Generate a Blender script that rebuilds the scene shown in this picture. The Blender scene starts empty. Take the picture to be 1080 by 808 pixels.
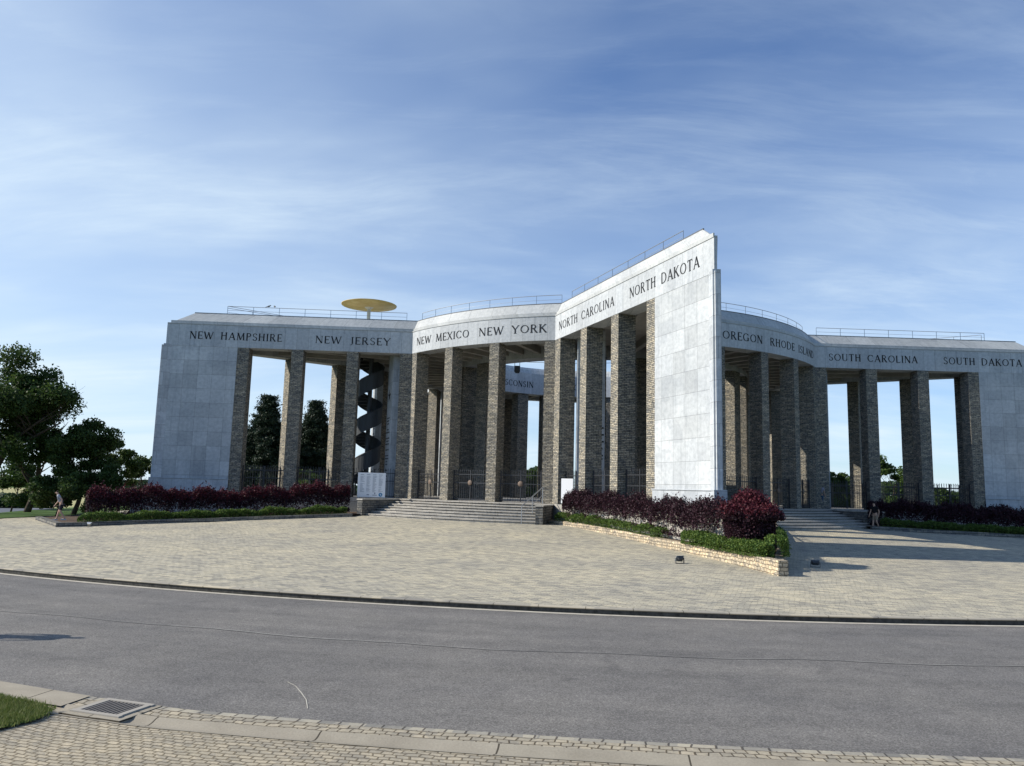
import bpy, bmesh, math, random
import numpy as np
from mathutils import Vector, Matrix
random.seed(7); rng = np.random.default_rng(11)
S = bpy.context.scene
COL = S.collection
R_ = math.radians
def dv(az): a = R_(az); return Vector((math.sin(a), math.cos(a), 0))
def rz(az): return -R_(az)            # compass heading -> rotation_euler.z

# ------------------------------------------------------------------ survey
EYE = 2.5
CX, CY = 6.652, 62.471
AX = 177.318            # axis of the arm that points at the road
HA = 17.259             # half angle of an arm
LT, WT = 31.865, 0.06
RA = 17.01
Z_FB, Z_FT, Z_PL = EYE+8.894, EYE+10.372, EYE-0.83
RI = 10.6
TH = math.tan(R_(HA)); CH = math.cos(R_(HA)); SH = math.sin(R_(HA))
SUN_AZ, SUN_EL = 267.3, 33.0

def GR(r):                            # height of the paving at a distance from the monument's centre
    k=[(0,.65),(21.5,.65),(30,.25),(36,.10),(46.4,.05),(1e9,.05)]
    for (a,za),(b,zb) in zip(k[:-1],k[1:]):
        if r<=b: return za+(zb-za)*(r-a)/(b-a) if b<1e8 else -.07
def gz(x, y):                         # plaza falls gently away from the monument
    r = math.hypot(x-CX, y-CY)
    return GR(r)
# ------------------------------------------------------------------ objects
def tag(o, label=None, cat=None, group=None, kind=None):
    if label: o['label'] = label
    if cat: o['category'] = cat
    if group: o['group'] = group
    if kind: o['kind'] = kind
    return o
def empty(name, loc=(0,0,0), rot=0.0, **k):
    o = bpy.data.objects.new(name, None); o.location = loc; o.rotation_euler = (0,0,rot)
    o.empty_display_size = .3
    COL.objects.link(o); return tag(o, **k)
class MB:
    def __init__(s): s.v=[]; s.f=[]; s.uv=[]; s.mi=[]
    def face(s, pts, uv=None, mi=0):
        pts=[Vector(p) for p in pts]; n0=len(s.v); s.v+= [tuple(p) for p in pts]
        s.f.append(tuple(range(n0,n0+len(pts)))); s.mi.append(mi)
        if uv is None:
            n=Vector((0,0,0))
            for i in range(len(pts)):
                a=pts[i]; b=pts[(i+1)%len(pts)]
                n+=Vector(((a.y-b.y)*(a.z+b.z),(a.z-b.z)*(a.x+b.x),(a.x-b.x)*(a.y+b.y)))
            if n.length>0: n.normalize()
            if abs(n.z)>.75: uv=[(p.x,p.y) for p in pts]
            else:
                t=Vector((-n.y,n.x,0)); t.normalize(); uv=[(p.dot(t),p.z) for p in pts]
        s.uv+=list(uv)
    def prism(s, poly, z0, z1, bottom=True, top=True, mi=0):
        a=sum(poly[i][0]*poly[(i+1)%len(poly)][1]-poly[(i+1)%len(poly)][0]*poly[i][1] for i in range(len(poly)))
        if a<0: poly=poly[::-1]
        n=len(poly)
        for i in range(n):
            p=poly[i]; q=poly[(i+1)%n]
            s.face([(p[0],p[1],z0),(q[0],q[1],z0),(q[0],q[1],z1),(p[0],p[1],z1)],mi=mi)
        if top: s.face([(p[0],p[1],z1) for p in poly],mi=mi)
        if bottom: s.face([(p[0],p[1],z0) for p in poly[::-1]],mi=mi)
    def box(s, c, d, M=None, mi=0):
        x,y,z=c; a,b,h=d[0]/2,d[1]/2,d[2]/2
        P=[Vector((x+i*a,y+j*b,z+k*h)) for k in(-1,1) for j in(-1,1) for i in(-1,1)]
        if M is not None: P=[M@p for p in P]
        for q in((0,2,3,1),(4,5,7,6),(0,1,5,4),(2,6,7,3),(0,4,6,2),(1,3,7,5)): s.face([P[i] for i in q],mi=mi)
    def tube(s, pts, r, n=8, cap=True, mi=0):
        pts=[Vector(p) for p in pts]; rs=r if isinstance(r,(list,tuple)) else [r]*len(pts)
        rings=[]
        for i,p in enumerate(pts):
            d=(pts[min(i+1,len(pts)-1)]-pts[max(i-1,0)]).normalized()
            a=d.cross(Vector((0,0,1)));
            if a.length<.01: a=d.cross(Vector((0,1,0)))
            a.normalize(); b=d.cross(a)
            rings.append([p+(a*math.cos(2*math.pi*k/n)+b*math.sin(2*math.pi*k/n))*rs[i] for k in range(n)])
        for i in range(len(pts)-1):
            for k in range(n):
                s.face([rings[i][k],rings[i+1][k],rings[i+1][(k+1)%n],rings[i][(k+1)%n]],mi=mi)
        if cap:
            s.face(rings[0],mi=mi); s.face(rings[-1][::-1],mi=mi)
    def lathe(s, prof, c=(0,0,0), n=32, mi=0):
        for i in range(len(prof)-1):
            for k in range(n):
                a=2*math.pi*k/n; b=2*math.pi*(k+1)/n
                (r0,z0),(r1,z1)=prof[i],prof[i+1]
                P=[(c[0]+r0*math.cos(a),c[1]+r0*math.sin(a),c[2]+z0),(c[0]+r0*math.cos(b),c[1]+r0*math.sin(b),c[2]+z0),
                   (c[0]+r1*math.cos(b),c[1]+r1*math.sin(b),c[2]+z1),(c[0]+r1*math.cos(a),c[1]+r1*math.sin(a),c[2]+z1)]
                if r0<1e-6: P=P[1:]
                elif r1<1e-6: P=P[:3]
                s.face(P,mi=mi)
    def data(s, name, mats, smooth=False):
        me=bpy.data.meshes.new(name); me.from_pydata(s.v,[],s.f)
        l=me.uv_layers.new(name='UVMap'); l.data.foreach_set('uv',np.array(s.uv,dtype=np.float32).ravel())
        me.materials.clear()
        for m in (mats if isinstance(mats,(list,tuple)) else [mats]): me.materials.append(m)
        me.polygons.foreach_set('material_index',np.array(s.mi,dtype=np.int32))
        if smooth:
            me.polygons.foreach_set('use_smooth',np.ones(len(s.f),dtype=bool))
        me.update()
        bm=bmesh.new(); bm.from_mesh(me); bmesh.ops.remove_doubles(bm,verts=bm.verts,dist=1e-5); bm.to_mesh(me); bm.free()
        return me
    def build(s, name, mats, parent=None, smooth=False, **k):
        o=bpy.data.objects.new(name,s.data(name,mats,smooth)); COL.objects.link(o)
        if parent is not None: o.parent=parent
        return tag(o,**k)
def inst(me, name, parent, loc=(0,0,0), rot=0.0):
    o=bpy.data.objects.new(name,me); o.location=loc; o.rotation_euler=(0,0,rot); COL.objects.link(o); o.parent=parent; return o
# ------------------------------------------------------------------ materials
def mat(name, base, rough=.85, spec=.3, metal=0.0):
    m=bpy.data.materials.new(name); m.use_nodes=True; b=m.node_tree.nodes['Principled BSDF']
    b.inputs['Base Color'].default_value=(*base,1); b.inputs['Roughness'].default_value=rough
    b.inputs['Specular IOR Level'].default_value=spec; b.inputs['Metallic'].default_value=metal
    return m
class N:
    def __init__(s,m): s.t=m.node_tree; s.b=s.t.nodes.get('Principled BSDF')
    def n(s,ty,**k):
        o=s.t.nodes.new(ty)
        for a,v in k.items(): setattr(o,a,v)
        return o
    def l(s,a,b): s.t.links.new(a,b)
    def noise(s,vec,scale,detail=4,rough=.55,dist=0):
        o=s.n('ShaderNodeTexNoise'); o.inputs['Scale'].default_value=scale; o.inputs['Detail'].default_value=detail
        o.inputs['Roughness'].default_value=rough; o.inputs['Distortion'].default_value=dist
        if vec is not None: s.l(vec,o.inputs['Vector'])
        return o.outputs['Fac']
    def ramp(s,fac,stops):
        o=s.n('ShaderNodeValToRGB'); e=o.color_ramp.elements
        while len(e)<len(stops): e.new(.5)
        for i,(p,c) in enumerate(stops):
            e[i].position=p; e[i].color=(*c,1) if len(c)==3 else c
        s.l(fac,o.inputs['Fac']); return o.outputs['Color']
    def mix(s,fac,a,b,mode='MIX'):
        o=s.n('ShaderNodeMix',data_type='RGBA',blend_type=mode)
        for x,i in((fac,0),(a,6),(b,7)):
            if hasattr(x,'links') or hasattr(x,'is_linked'): s.l(x,o.inputs[i])
            else: o.inputs[i].default_value = x if i==0 else (*x,1)
        return o.outputs[2]
    def math(s,op,a,b=0.0,c=None):
        o=s.n('ShaderNodeMath',operation=op)
        for i,x in enumerate((a,b,c)):
            if x is None: continue
            if hasattr(x,'is_linked'): s.l(x,o.inputs[i])
            else: o.inputs[i].default_value=x
        return o.outputs[0]
    def mapr(s,v,a,b,c,d):
        o=s.n('ShaderNodeMapRange'); s.l(v,o.inputs[0])
        for i,x in enumerate((a,b,c,d)): o.inputs[i+1].default_value=x
        return o.outputs[0]
    def brick(s,vec,w,h,mortar,c1,c2,cm,off=.5,smooth=.1,bias=0,sq=1,sqf=2):
        o=s.n('ShaderNodeTexBrick'); o.offset=off; o.squash=sq; o.squash_frequency=sqf
        o.inputs['Scale'].default_value=1; o.inputs['Brick Width'].default_value=w; o.inputs['Row Height'].default_value=h
        o.inputs['Mortar Size'].default_value=mortar; o.inputs['Mortar Smooth'].default_value=smooth; o.inputs['Bias'].default_value=bias
        o.inputs['Color1'].default_value=(*c1,1); o.inputs['Color2'].default_value=(*c2,1); o.inputs['Mortar'].default_value=(*cm,1)
        s.l(vec,o.inputs['Vector']); return o
    def bump(s,h,strength,dist):
        o=s.n('ShaderNodeBump'); o.inputs['Strength'].default_value=strength; o.inputs['Distance'].default_value=dist
        s.l(h,o.inputs['Height']); s.l(o.outputs[0],s.b.inputs['Normal']); return o
    def uv(s): return s.n('ShaderNodeTexCoord').outputs['UV']
    def obj(s): return s.n('ShaderNodeTexCoord').outputs['Object']
    def base(s,c): s.l(c,s.b.inputs['Base Color'])
    def warp(s,vec,scale,amt):
        o=s.n('ShaderNodeTexNoise'); o.inputs['Scale'].default_value=scale; o.inputs['Detail'].default_value=2; s.l(vec,o.inputs['Vector'])
        a=s.n('ShaderNodeVectorMath',operation='SUBTRACT'); s.l(o.outputs['Color'],a.inputs[0]); a.inputs[1].default_value=(.5,.5,.5)
        b=s.n('ShaderNodeVectorMath',operation='SCALE'); s.l(a.outputs[0],b.inputs[0]); b.inputs['Scale'].default_value=amt
        c=s.n('ShaderNodeVectorMath',operation='ADD'); s.l(vec,c.inputs[0]); s.l(b.outputs[0],c.inputs[1]); return c.outputs[0]
def stone_slab(name,w,h,off,base,var=.07,sq=1):
    m=mat(name,base,.62,.35); n=N(m); uv=n.uv()
    c1=tuple(x*(1+var*1.3) for x in base); c2=tuple(x*(1-var*1.5) for x in base)
    b=n.brick(uv,w,h,.007,c1,c2,tuple(x*.38 for x in base),off,.2,0,sq,3)
    big=n.noise(uv,.35,3); fine=n.noise(uv,5,6,.7)
    mp=n.n('ShaderNodeMapping'); mp.inputs['Scale'].default_value=(2.2,.12,1); n.l(uv,mp.inputs[0])
    streak=n.noise(mp.outputs[0],1.6,5,.65)
    c=n.mix(1,b.outputs[0],n.ramp(big,[(.3,(.88,.89,.90)),(.7,(1.07,1.07,1.06))]),'MULTIPLY')
    c=n.mix(1,c,n.ramp(fine,[(.32,(.80,.81,.82)),(.6,(1.06,1.06,1.06))]),'MULTIPLY')
    vo=n.n('ShaderNodeTexVoronoi'); vo.distance='CHEBYCHEV'; vo.inputs['Scale'].default_value=1; vo.inputs['Randomness'].default_value=.55
    ms=n.n('ShaderNodeMapping'); ms.inputs['Scale'].default_value=(1/w,1/h,1); n.l(uv,ms.inputs[0]); n.l(ms.outputs[0],vo.inputs['Vector'])
    sp=n.n('ShaderNodeSeparateColor'); n.l(vo.outputs['Color'],sp.inputs[0])
    c=n.mix(1,c,n.ramp(sp.outputs[0],[(0,(.90,.91,.92)),(1,(1.06,1.06,1.05))]),'MULTIPLY')
    c=n.mix(1,c,n.ramp(streak,[(.30,(.82,.83,.84)),(.47,(1.02,1.02,1.02))]),'MULTIPLY')
    n.base(c); n.bump(n.math('ADD',n.math('MULTIPLY',b.outputs[1],-1.0),n.math('MULTIPLY',fine,.3)),.35,.012)
    n.l(n.mapr(fine,0,1,.5,.75),n.b.inputs['Roughness'])
    return m
def rubble(name,w,h,c1,c2,cm,bumpd=.035,warp=.05,mortar=.014):
    m=mat(name,c1,.9,.2); n=N(m); uv=n.uv(); wv=n.warp(uv,5.0,warp*.6)
    b=n.brick(wv,w,h,mortar,c1,c2,cm,.43,.3,0,.7,3)
    sc=n.n('ShaderNodeMapping'); sc.inputs['Scale'].default_value=(1/w,1/h,1); n.l(wv,sc.inputs[0])
    vo=n.n('ShaderNodeTexVoronoi'); vo.inputs['Scale'].default_value=1.15; n.l(sc.outputs[0],vo.inputs['Vector'])
    sep=n.n('ShaderNodeSeparateColor'); n.l(vo.outputs['Color'],sep.inputs[0])
    c=n.mix(1,b.outputs[0],n.ramp(sep.outputs[0],[(0,(.62,.64,.68)),(.5,(.98,.97,.94)),(1,(1.38,1.30,1.16))]),'MULTIPLY')
    f=n.noise(uv,14,5,.7); c=n.mix(1,c,n.ramp(f,[(.3,(.75,.75,.75)),(.7,(1.2,1.2,1.2))]),'MULTIPLY')
    g=n.noise(uv,.5,3); c=n.mix(1,c,n.ramp(g,[(.3,(.90,.92,.94)),(.7,(1.06,1.05,1.03))]),'MULTIPLY')
    n.base(c)
    hgt=n.math('ADD',n.math('MULTIPLY',b.outputs[1],-1.1),n.math('ADD',n.math('MULTIPLY',sep.outputs[1],.75),n.math('MULTIPLY',f,.45)))
    n.bump(hgt,1.0,bumpd); return m
M={}
M['slab']=stone_slab('marble_slabs',.94,.95,.0,(.45,.465,.475),.08)
M['slab2']=stone_slab('marble_slabs_offset',1.3,.87,.5,(.46,.48,.50),.10,.8)
M['frieze']=stone_slab('frieze_slabs',.78,3.0,.0,(.46,.475,.485),.07)
M['roofst']=stone_slab('roof_slabs',1.7,.9,.0,(.46,.465,.455),.06)
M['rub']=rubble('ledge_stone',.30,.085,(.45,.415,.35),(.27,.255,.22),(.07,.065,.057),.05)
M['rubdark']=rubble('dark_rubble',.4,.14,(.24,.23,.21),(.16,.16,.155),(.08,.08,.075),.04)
M['rublight']=rubble('pale_rubble',.24,.12,(.62,.52,.38),(.42,.35,.26),(.19,.16,.12),.05,.16)
M['conc']=mat('concrete',(.40,.385,.35),.9,.2)
n=N(M['conc']); o_=n.obj(); f=n.noise(o_,1.2,6,.65); n.base(n.ramp(f,[(.3,(.30,.285,.255)),(.7,(.44,.425,.39))])); n.bump(n.noise(o_,30,4),.3,.01)
M['step']=mat('step_stone',(.4,.38,.33),.85,.2)
n=N(M['step']); u=n.uv(); b=n.brick(u,.9,.6,.01,(.50,.47,.41),(.38,.36,.32),(.12,.11,.1)); f=n.noise(u,6,6,.7)
n.base(n.mix(1,b.outputs[0],n.ramp(f,[(.3,(.68,.68,.68)),(.7,(1.18,1.18,1.18))]),'MULTIPLY')); n.bump(f,.6,.02)
M['iron']=mat('painted_iron',(.035,.037,.042),.5,.5,.3)
M['steel']=mat('galvanised_steel',(.42,.44,.46),.4,.5,.8)
M['bronze']=mat('bronze',(.17,.125,.095),.7,.3)
M['gold']=mat('ochre_disc',(.55,.40,.13),.55,.4)
n=N(M['gold']); f=n.noise(n.obj(),1.5,4); n.base(n.ramp(f,[(.35,(.48,.34,.10)),(.65,(.60,.45,.17))]))
M['cream']=mat('cream_paint',(.62,.58,.46),.5,.4)
M['ink']=mat('letter_fill',(.022,.024,.028),.8,.2)
M['white']=mat('white_board',(.80,.81,.82),.5,.4)
M['print']=mat('grey_print',(.33,.36,.40),.7,.2)
M['blue']=mat('blue_print',(.02,.20,.38),.6,.3)
M['darkpl']=mat('dark_metal',(.05,.055,.06),.5,.4)
M['glass']=mat('lamp_glass',(.25,.29,.30),.15,.6)
M['cable']=mat('cable',(.06,.06,.065),.6,.3)

# ------------------------------------------------------------------ monument geometry (local frame: origin under the monument's centre)
def end_D(s): return LT if -.1<s<0 else LT-(s/CH+.03-WT)/TH
def armw(D,s): return WT+(LT-D)*TH-s/CH
def notchD(s):
    # circle D^2+w^2=(RA-s)^2 with w=armw(D)
    r=RA-s; k=WT+LT*TH-s/CH; a=1+TH*TH; b=-2*k*TH; c=k*k-r*r
    return (-b+math.sqrt(b*b-4*a*c))/(2*a)
def notch_off(s): D=notchD(s); return math.degrees(math.atan2(armw(D,s),D))
def af(k,D,w,z=0):                    # arm frame: k arm index, D along axis, w to the clockwise side
    d=dv(AX+72*k); t=dv(AX+72*k+90); p=d*D+t*w; p.z=z; return p
def rout(off,s):                      # radius of the outline at an angle off (0..36) from an arm axis
    if off>=notch_off(s)-1e-9: return RA-s
    ta=math.tan(R_(off)); k=WT+LT*TH-s/CH
    D=k/(ta+TH); D=min(D,end_D(s)); return D/math.cos(R_(off))
NARC=26
def offs(s):                          # matching samples from one arm axis to the next
    no=notch_off(s); eo=math.degrees(math.atan2(max(armw(end_D(s),s),0.001),end_D(s)))
    a=[0,eo]+[eo+(no-eo)*f for f in(.06,.14,.25,.4,.6,.8,1)]
    mid=[no+(72-2*no)*i/NARC for i in range(1,NARC)]
    return a+mid+[72-x for x in a[::-1]]
def outline(s):
    out=[]
    for k in range(5):
        for o in offs(s)[:-1]:
            rr=rout(min(o,72-o),s); out.append(dv(AX+72*k+o)*rr)
    return out
def strip(mb,s0,z0,s1,z1,mi=0):
    A,B=outline(s0),outline(s1); n=len(A); u=0
    for i in range(n):
        j=(i+1)%n; L=(A[j]-A[i]).length
        mb.face([(A[j].x,A[j].y,z0),(A[i].x,A[i].y,z0),(B[i].x,B[i].y,z1),(B[j].x,B[j].y,z1)][::1],
                uv=[(u+L,0),(u,0),(u,math.hypot(z1-z0,s1-s0)),(u+L,math.hypot(z1-z0,s1-s0))],mi=mi); u+=L
def ringfill(mb,s,z,rin,up=True,mi=0):
    A=outline(s); n=len(A)
    for i in range(n):
        j=(i+1)%n; a=A[i].normalized()*rin; b=A[j].normalized()*rin
        P=[(A[i].x,A[i].y,z),(A[j].x,A[j].y,z),(b.x,b.y,z),(a.x,a.y,z)]
        if rin<1e-6: P=P[:3]
        mb.face(P if not up else P[::-1],mi=mi)

mem=empty('star_memorial',(CX,CY,0),0,label='huge star-shaped memorial of grey marble and stone pillars with state names on its frieze',cat='monument')

def side_pt(k,side,t,d,z):            # t metres back from the tip along a side (positive), d metres inward
    D=LT-t*CH - d*SH; w=WT+t*SH-d*CH
    return af(k,D,w*side,z)
def arc_pt(az,r,z): p=dv(az)*r; p.z=z; return p
T_N=(LT-notchD(0))/CH                 # length of a side

# platform
ZB=0.2
pb=MB(); ringfill(pb,-.35,Z_PL,0.0,True); strip(pb,-.35,ZB,-.35,Z_PL)
pb.build('platform',M['step'],mem)
pb=MB(); strip(pb,-.42,Z_PL-.16,-.42,Z_PL-.004); ringfill(pb,-.42,Z_PL-.004,RA-3,True); strip(pb,-.42,Z_PL-.16,-.30,Z_PL-.17)
# flights of steps: one per bay between arms
NS=7; RISE=(Z_PL-.65)/NS; R0=18.2; TREAD=.5
def flight(a_top,a_bot,b_top,b_bot):
    mb=MB()
    for i in range(NS):
        r=R0+TREAD*i; zt=Z_PL-.004-RISE*i; f=i/(NS-1)
        a=a_top+(a_bot-a_top)*f; b=b_top+(b_bot-b_top)*f; n=24
        rin=RA-.5 if i==0 else r-TREAD-.02
        A=[arc_pt(a+(b-a)*j/n,1,0) for j in range(n+1)]
        lip=.06
        for j in range(n):
            p,q=A[j],A[j+1]; u0=(a+(b-a)*j/n)*.0174*r; u1=(a+(b-a)*(j+1)/n)*.0174*r
            def P(v,rr,z): return (v.x*rr,v.y*rr,z)
            mb.face([P(p,rin,zt),P(q,rin,zt),P(q,r+lip,zt),P(p,r+lip,zt)],uv=[(u0,0),(u1,0),(u1,.6),(u0,.6)])
            mb.face([P(q,r+lip,zt),P(p,r+lip,zt),P(p,r+lip,zt-.05),P(q,r+lip,zt-.05)],uv=[(u1,0),(u0,0),(u0,.05),(u1,.05)])
            mb.face([P(q,r+lip,zt-.05),P(p,r+lip,zt-.05),P(p,r,zt-.051),P(q,r,zt-.051)],uv=[(u1,0),(u0,0),(u0,.05),(u1,.05)])
            mb.face([P(q,r,zt-.05),P(p,r,zt-.05),P(p,r,ZB),P(q,r,ZB)],uv=[(u1,0),(u0,0),(u0,.2),(u1,.2)])
        for v in(A[0],A[-1]):
            mb.face([(v.x*rin,v.y*rin,zt),(v.x*(r+lip),v.y*(r+lip),zt),(v.x*(r+lip),v.y*(r+lip),ZB),(v.x*rin,v.y*rin,ZB)])
    mb.build('steps',M['step'],mem)
    for at,ab,sg in((a_top,a_bot,-1),(b_top,b_bot,1)):
        w=MB(); p0=arc_pt(at+sg*.03,RA+.3,0); p1=arc_pt(ab+sg*.03,R0+TREAD*(NS-1)+.35,0)
        d=(p1-p0).normalized(); nrm=Vector((-d.y,d.x,0)); 
        if nrm.dot(dv(at+sg*90))<0: nrm=-nrm
        q=[p0,p1,p1+nrm*.4,p0+nrm*.4]; w.prism([(x.x,x.y) for x in q],ZB,Z_PL-.09)
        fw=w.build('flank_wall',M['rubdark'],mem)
        c=MB(); e=.03; q=[p0-d*e-nrm*e,p1+d*e-nrm*e,p1+d*e+nrm*(.4+e),p0-d*e+nrm*(.4+e)]; c.prism([(x.x,x.y) for x in q],Z_PL-.088,Z_PL-.008)
        c.build('coping',M['step'],fw)
for j in range(5):
    c=AX+36+72*j
    if j==0: flight(c-18.7,c-19.2,c+16.2,c+12.6)
    elif j==4: flight(c-16.2,c-10.5,c+18.7,c+19.2)
    else: flight(c-16.2,c-12.6,c+16.2,c+12.6)

# marble piers at the five tips
def pier_data():
    mb=MB(); k=0; z0,z1=ZB,Z_FB-.002
    T1=4.70; e=.012
    P=[side_pt(0,1,0,e,0),side_pt(0,1,T1,e,0),side_pt(0,-1,T1,e,0),side_pt(0,-1,0,e,0)]
    mb.prism([(p.x,p.y) for p in P],z0,z1); return mb
def pier_end():
    mb=MB(); P=[af(0,LT-.5,.17),af(0,LT+.12,.17),af(0,LT+.12,-.17),af(0,LT-.5,-.17)]; mb.prism([(p.x,p.y) for p in P],ZB,Z_FB+.1)
    P=[af(0,LT+.1,.10),af(0,LT+.24,.10),af(0,LT+.24,-.10),af(0,LT+.1,-.10)]; mb.prism([(p.x,p.y) for p in P],ZB,Z_FB+.02); return mb
def plinth():
    mb=MB(); s=-.09; P=[]
    for side in(1,-1):
        a=side_pt(0,side,-.3,s,0); b=side_pt(0,side,4.72,s,0); P.append((a,b))
    a1=af(0,LT+.34,.26);a2=af(0,LT+.34,-.26)
    P=[a1,P[0][1],P[1][1],a2]
    # sides must stay parallel to the pier faces near the tip
    P=[a1,side_pt(0,1,.25,s,0),side_pt(0,1,4.74,s,0),side_pt(0,-1,4.74,s,0),side_pt(0,-1,.25,s,0),a2]
    mb.prism([(p.x,p.y) for p in P],ZB,EYE+.10)
    P2=[a1,side_pt(0,1,.25,s-.03,0),side_pt(0,1,4.76,s-.03,0),side_pt(0,-1,4.76,s-.03,0),side_pt(0,-1,.25,s-.03,0),a2]
    mb.prism([(p.x,p.y) for p in P2],EYE+.102,EYE+.15); return mb
d_p=pier_data().data('tip_pier',M['slab']); d_e=pier_end().data('tip_edge',M['slab2']); d_l=plinth().data('plinth',M['slab2'])
# ledge-stone pillars on the arm sides
def pillar_arm(t0,t1,side,dep=1.0):
    mb=MB(); P=[side_pt(0,side,t0,.02,0),side_pt(0,side,t1,.02,0),side_pt(0,side,t1,dep,0),side_pt(0,side,t0,dep,0)]
    mb.prism([(p.x,p.y) for p in P],Z_PL-.03,Z_FB-.002); return mb
arm_ts=[(4.71,5.46),(8.28,9.06),(11.96,12.74)]
def corner(side):
    mb=MB(); no=notch_off(0.02); azn=side*no
    n0=dv(AX+azn)*(RA-.02); a=side_pt(0,side,T_N-.76,.02,0); a2=side_pt(0,side,T_N-.76,1.0,0)
    b=dv(AX+side*(no+2.2))*(RA-.02); b2=dv(AX+side*(no+2.2))*(RA-1.0)
    mb.prism([(p.x,p.y) for p in(a,n0,b,b2,a2)],Z_PL-.03,Z_FB-.002); return mb
def arc_pillar(off):
    mb=MB(); c=AX+36+off; h=1.13
    P=[dv(c-h)*(RA-.02),dv(c+h)*(RA-.02),dv(c+h)*(RA-1.0),dv(c-h)*(RA-1.0)]
    mb.prism([(p.x,p.y) for p in P],Z_PL-.03,Z_FB-.002); return mb
def inner_pillar(off):
    mb=MB(); c=dv(AX+off); t=dv(AX+off+90); P=[c*10.78+t*.55,c*11.9+t*.55,c*11.9-t*.55,c*10.78-t*.55]
    mb.prism([(p.x,p.y) for p in P],Z_PL-.03,Z_FB-.16); return mb
def stele(side):
    mb=MB(); P=[af(0,17.2,2.0*side),af(0,17.2,3.62*side),af(0,16.75,3.62*side),af(0,16.75,2.0*side)]
    mb.prism([(p.x,p.y) for p in P],Z_PL-.03,Z_FB+.5); return mb
dats=[]
for side in(1,-1):
    for t0,t1 in arm_ts: dats.append(('pillar',pillar_arm(t0,t1,side).data('pillar',M['rub'])))
    dats.append(('corner_pillar',corner(side).data('corner_pillar',M['rub'])))
    dats.append(('marble_stele',stele(side).data('marble_stele',M['slab2'])))
for off in(-6.0,6.0): dats.append(('pillar',arc_pillar(off).data('pillar',M['rub'])))
for off in(-7.6,7.6,-21.6,21.6): dats.append(('inner_pillar',inner_pillar(off).data('inner_pillar',M['rub'])))
for k in range(5):
    rot=rz(72*k)
    p=inst(d_p,'tip_pier',mem,(0,0,0),rot); inst(d_e,'edge_rib',p); inst(d_l,'plinth',p)
    for nm,d in dats: inst(d,nm,mem,(0,0,0),rot)

# frieze: one band per side and per bay
def band_arm(side):
    mb=MB(); o=[side_pt(0,side,0,0,0),side_pt(0,side,T_N,0,0)]; s=1.0
    Di=LT-(s/CH-WT)/TH; i0=af(0,Di,0); nD=notchD(s); i1=af(0,nD,side*armw(nD,s)); e=af(0,LT,0)
    z0,z1=Z_FB,Z_FT
    def q(a,b,za,zb,u0,u1): 
        mb.face([(a.x,a.y,za),(b.x,b.y,za),(b.x,b.y,zb),(a.x,a.y,zb)],uv=[(u0,.5),(u1,.5),(u1,.5+zb-za),(u0,.5+zb-za)])
    q(o[0],o[1],z0,z1,0,T_N); q(i0,i1,z0,z1+.0,0,T_N); q(e,o[0],z0,z1,0,.1)
    for z in(z0,): mb.face([(p.x,p.y,z) for p in(e,o[0],o[1],i1,i0)])
    return mb
def band_arc():
    mb=MB(); n=NARC; no=notch_off(0); ni=notch_off(1.0)
    for i in range(n):
        a0=no+(72-2*no)*i/n; a1=no+(72-2*no)*(i+1)/n; b0=ni+(72-2*ni)*i/n; b1=ni+(72-2*ni)*(i+1)/n
        p,q=dv(AX+a0)*RA,dv(AX+a1)*RA; r,s=dv(AX+b0)*(RA-1),dv(AX+b1)*(RA-1); u0=a0*.0174533*RA;u1=a1*.0174533*RA; z0,z1=Z_FB,Z_FT
        mb.face([(p.x,p.y,z0),(q.x,q.y,z0),(q.x,q.y,z1),(p.x,p.y,z1)],uv=[(u0,.5),(u1,.5),(u1,.5+z1-z0),(u0,.5+z1-z0)])
        mb.face([(s.x,s.y,z0),(r.x,r.y,z0),(r.x,r.y,z1),(s.x,s.y,z1)],uv=[(u1,.5),(u0,.5),(u0,.5+z1-z0),(u1,.5+z1-z0)])
        mb.face([(q.x,q.y,z0),(p.x,p.y,z0),(r.x,r.y,z0),(s.x,s.y,z0)])
    return mb
fd={1:band_arm(1).data('frieze',M['frieze']),-1:band_arm(-1).data('frieze',M['frieze']),0:band_arc().data('frieze',M['frieze'])}
FR={}
for k in range(5):
    for s in(1,-1,0): FR[(k,s)]=inst(fd[s],'frieze',mem,(0,0,0),rz(72*k))
# inner frieze round the court
def ring_wall(mb,r,z0,z1,n=120,flip=False):
    for i in range(n):
        a,b=dv(360*i/n)*r,dv(360*(i+1)/n)*r; u0=2*math.pi*r*i/n;u1=2*math.pi*r*(i+1)/n
        P=[(a.x,a.y,z0),(b.x,b.y,z0),(b.x,b.y,z1),(a.x,a.y,z1)]
        mb.face(P,uv=[(u0,.5),(u1,.5),(u1,.5+z1-z0),(u0,.5+z1-z0)])
mb=MB(); ZI0,ZI1=Z_FB-.15,Z_FT+.3
ring_wall(mb,RI,ZI0,ZI1); ring_wall(mb,RI+1.3,ZI0,Z_FB+.62)
for i in range(120):
    a,b=dv(3*i),dv(3*i+3); mb.face([a*RI+Vector((0,0,ZI0)),b*RI+Vector((0,0,ZI0)),b*(RI+1.3)+Vector((0,0,ZI0)),a*(RI+1.3)+Vector((0,0,ZI0))])
inner_fr=mb.build('court_frieze',M['frieze'],mem)
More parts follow.
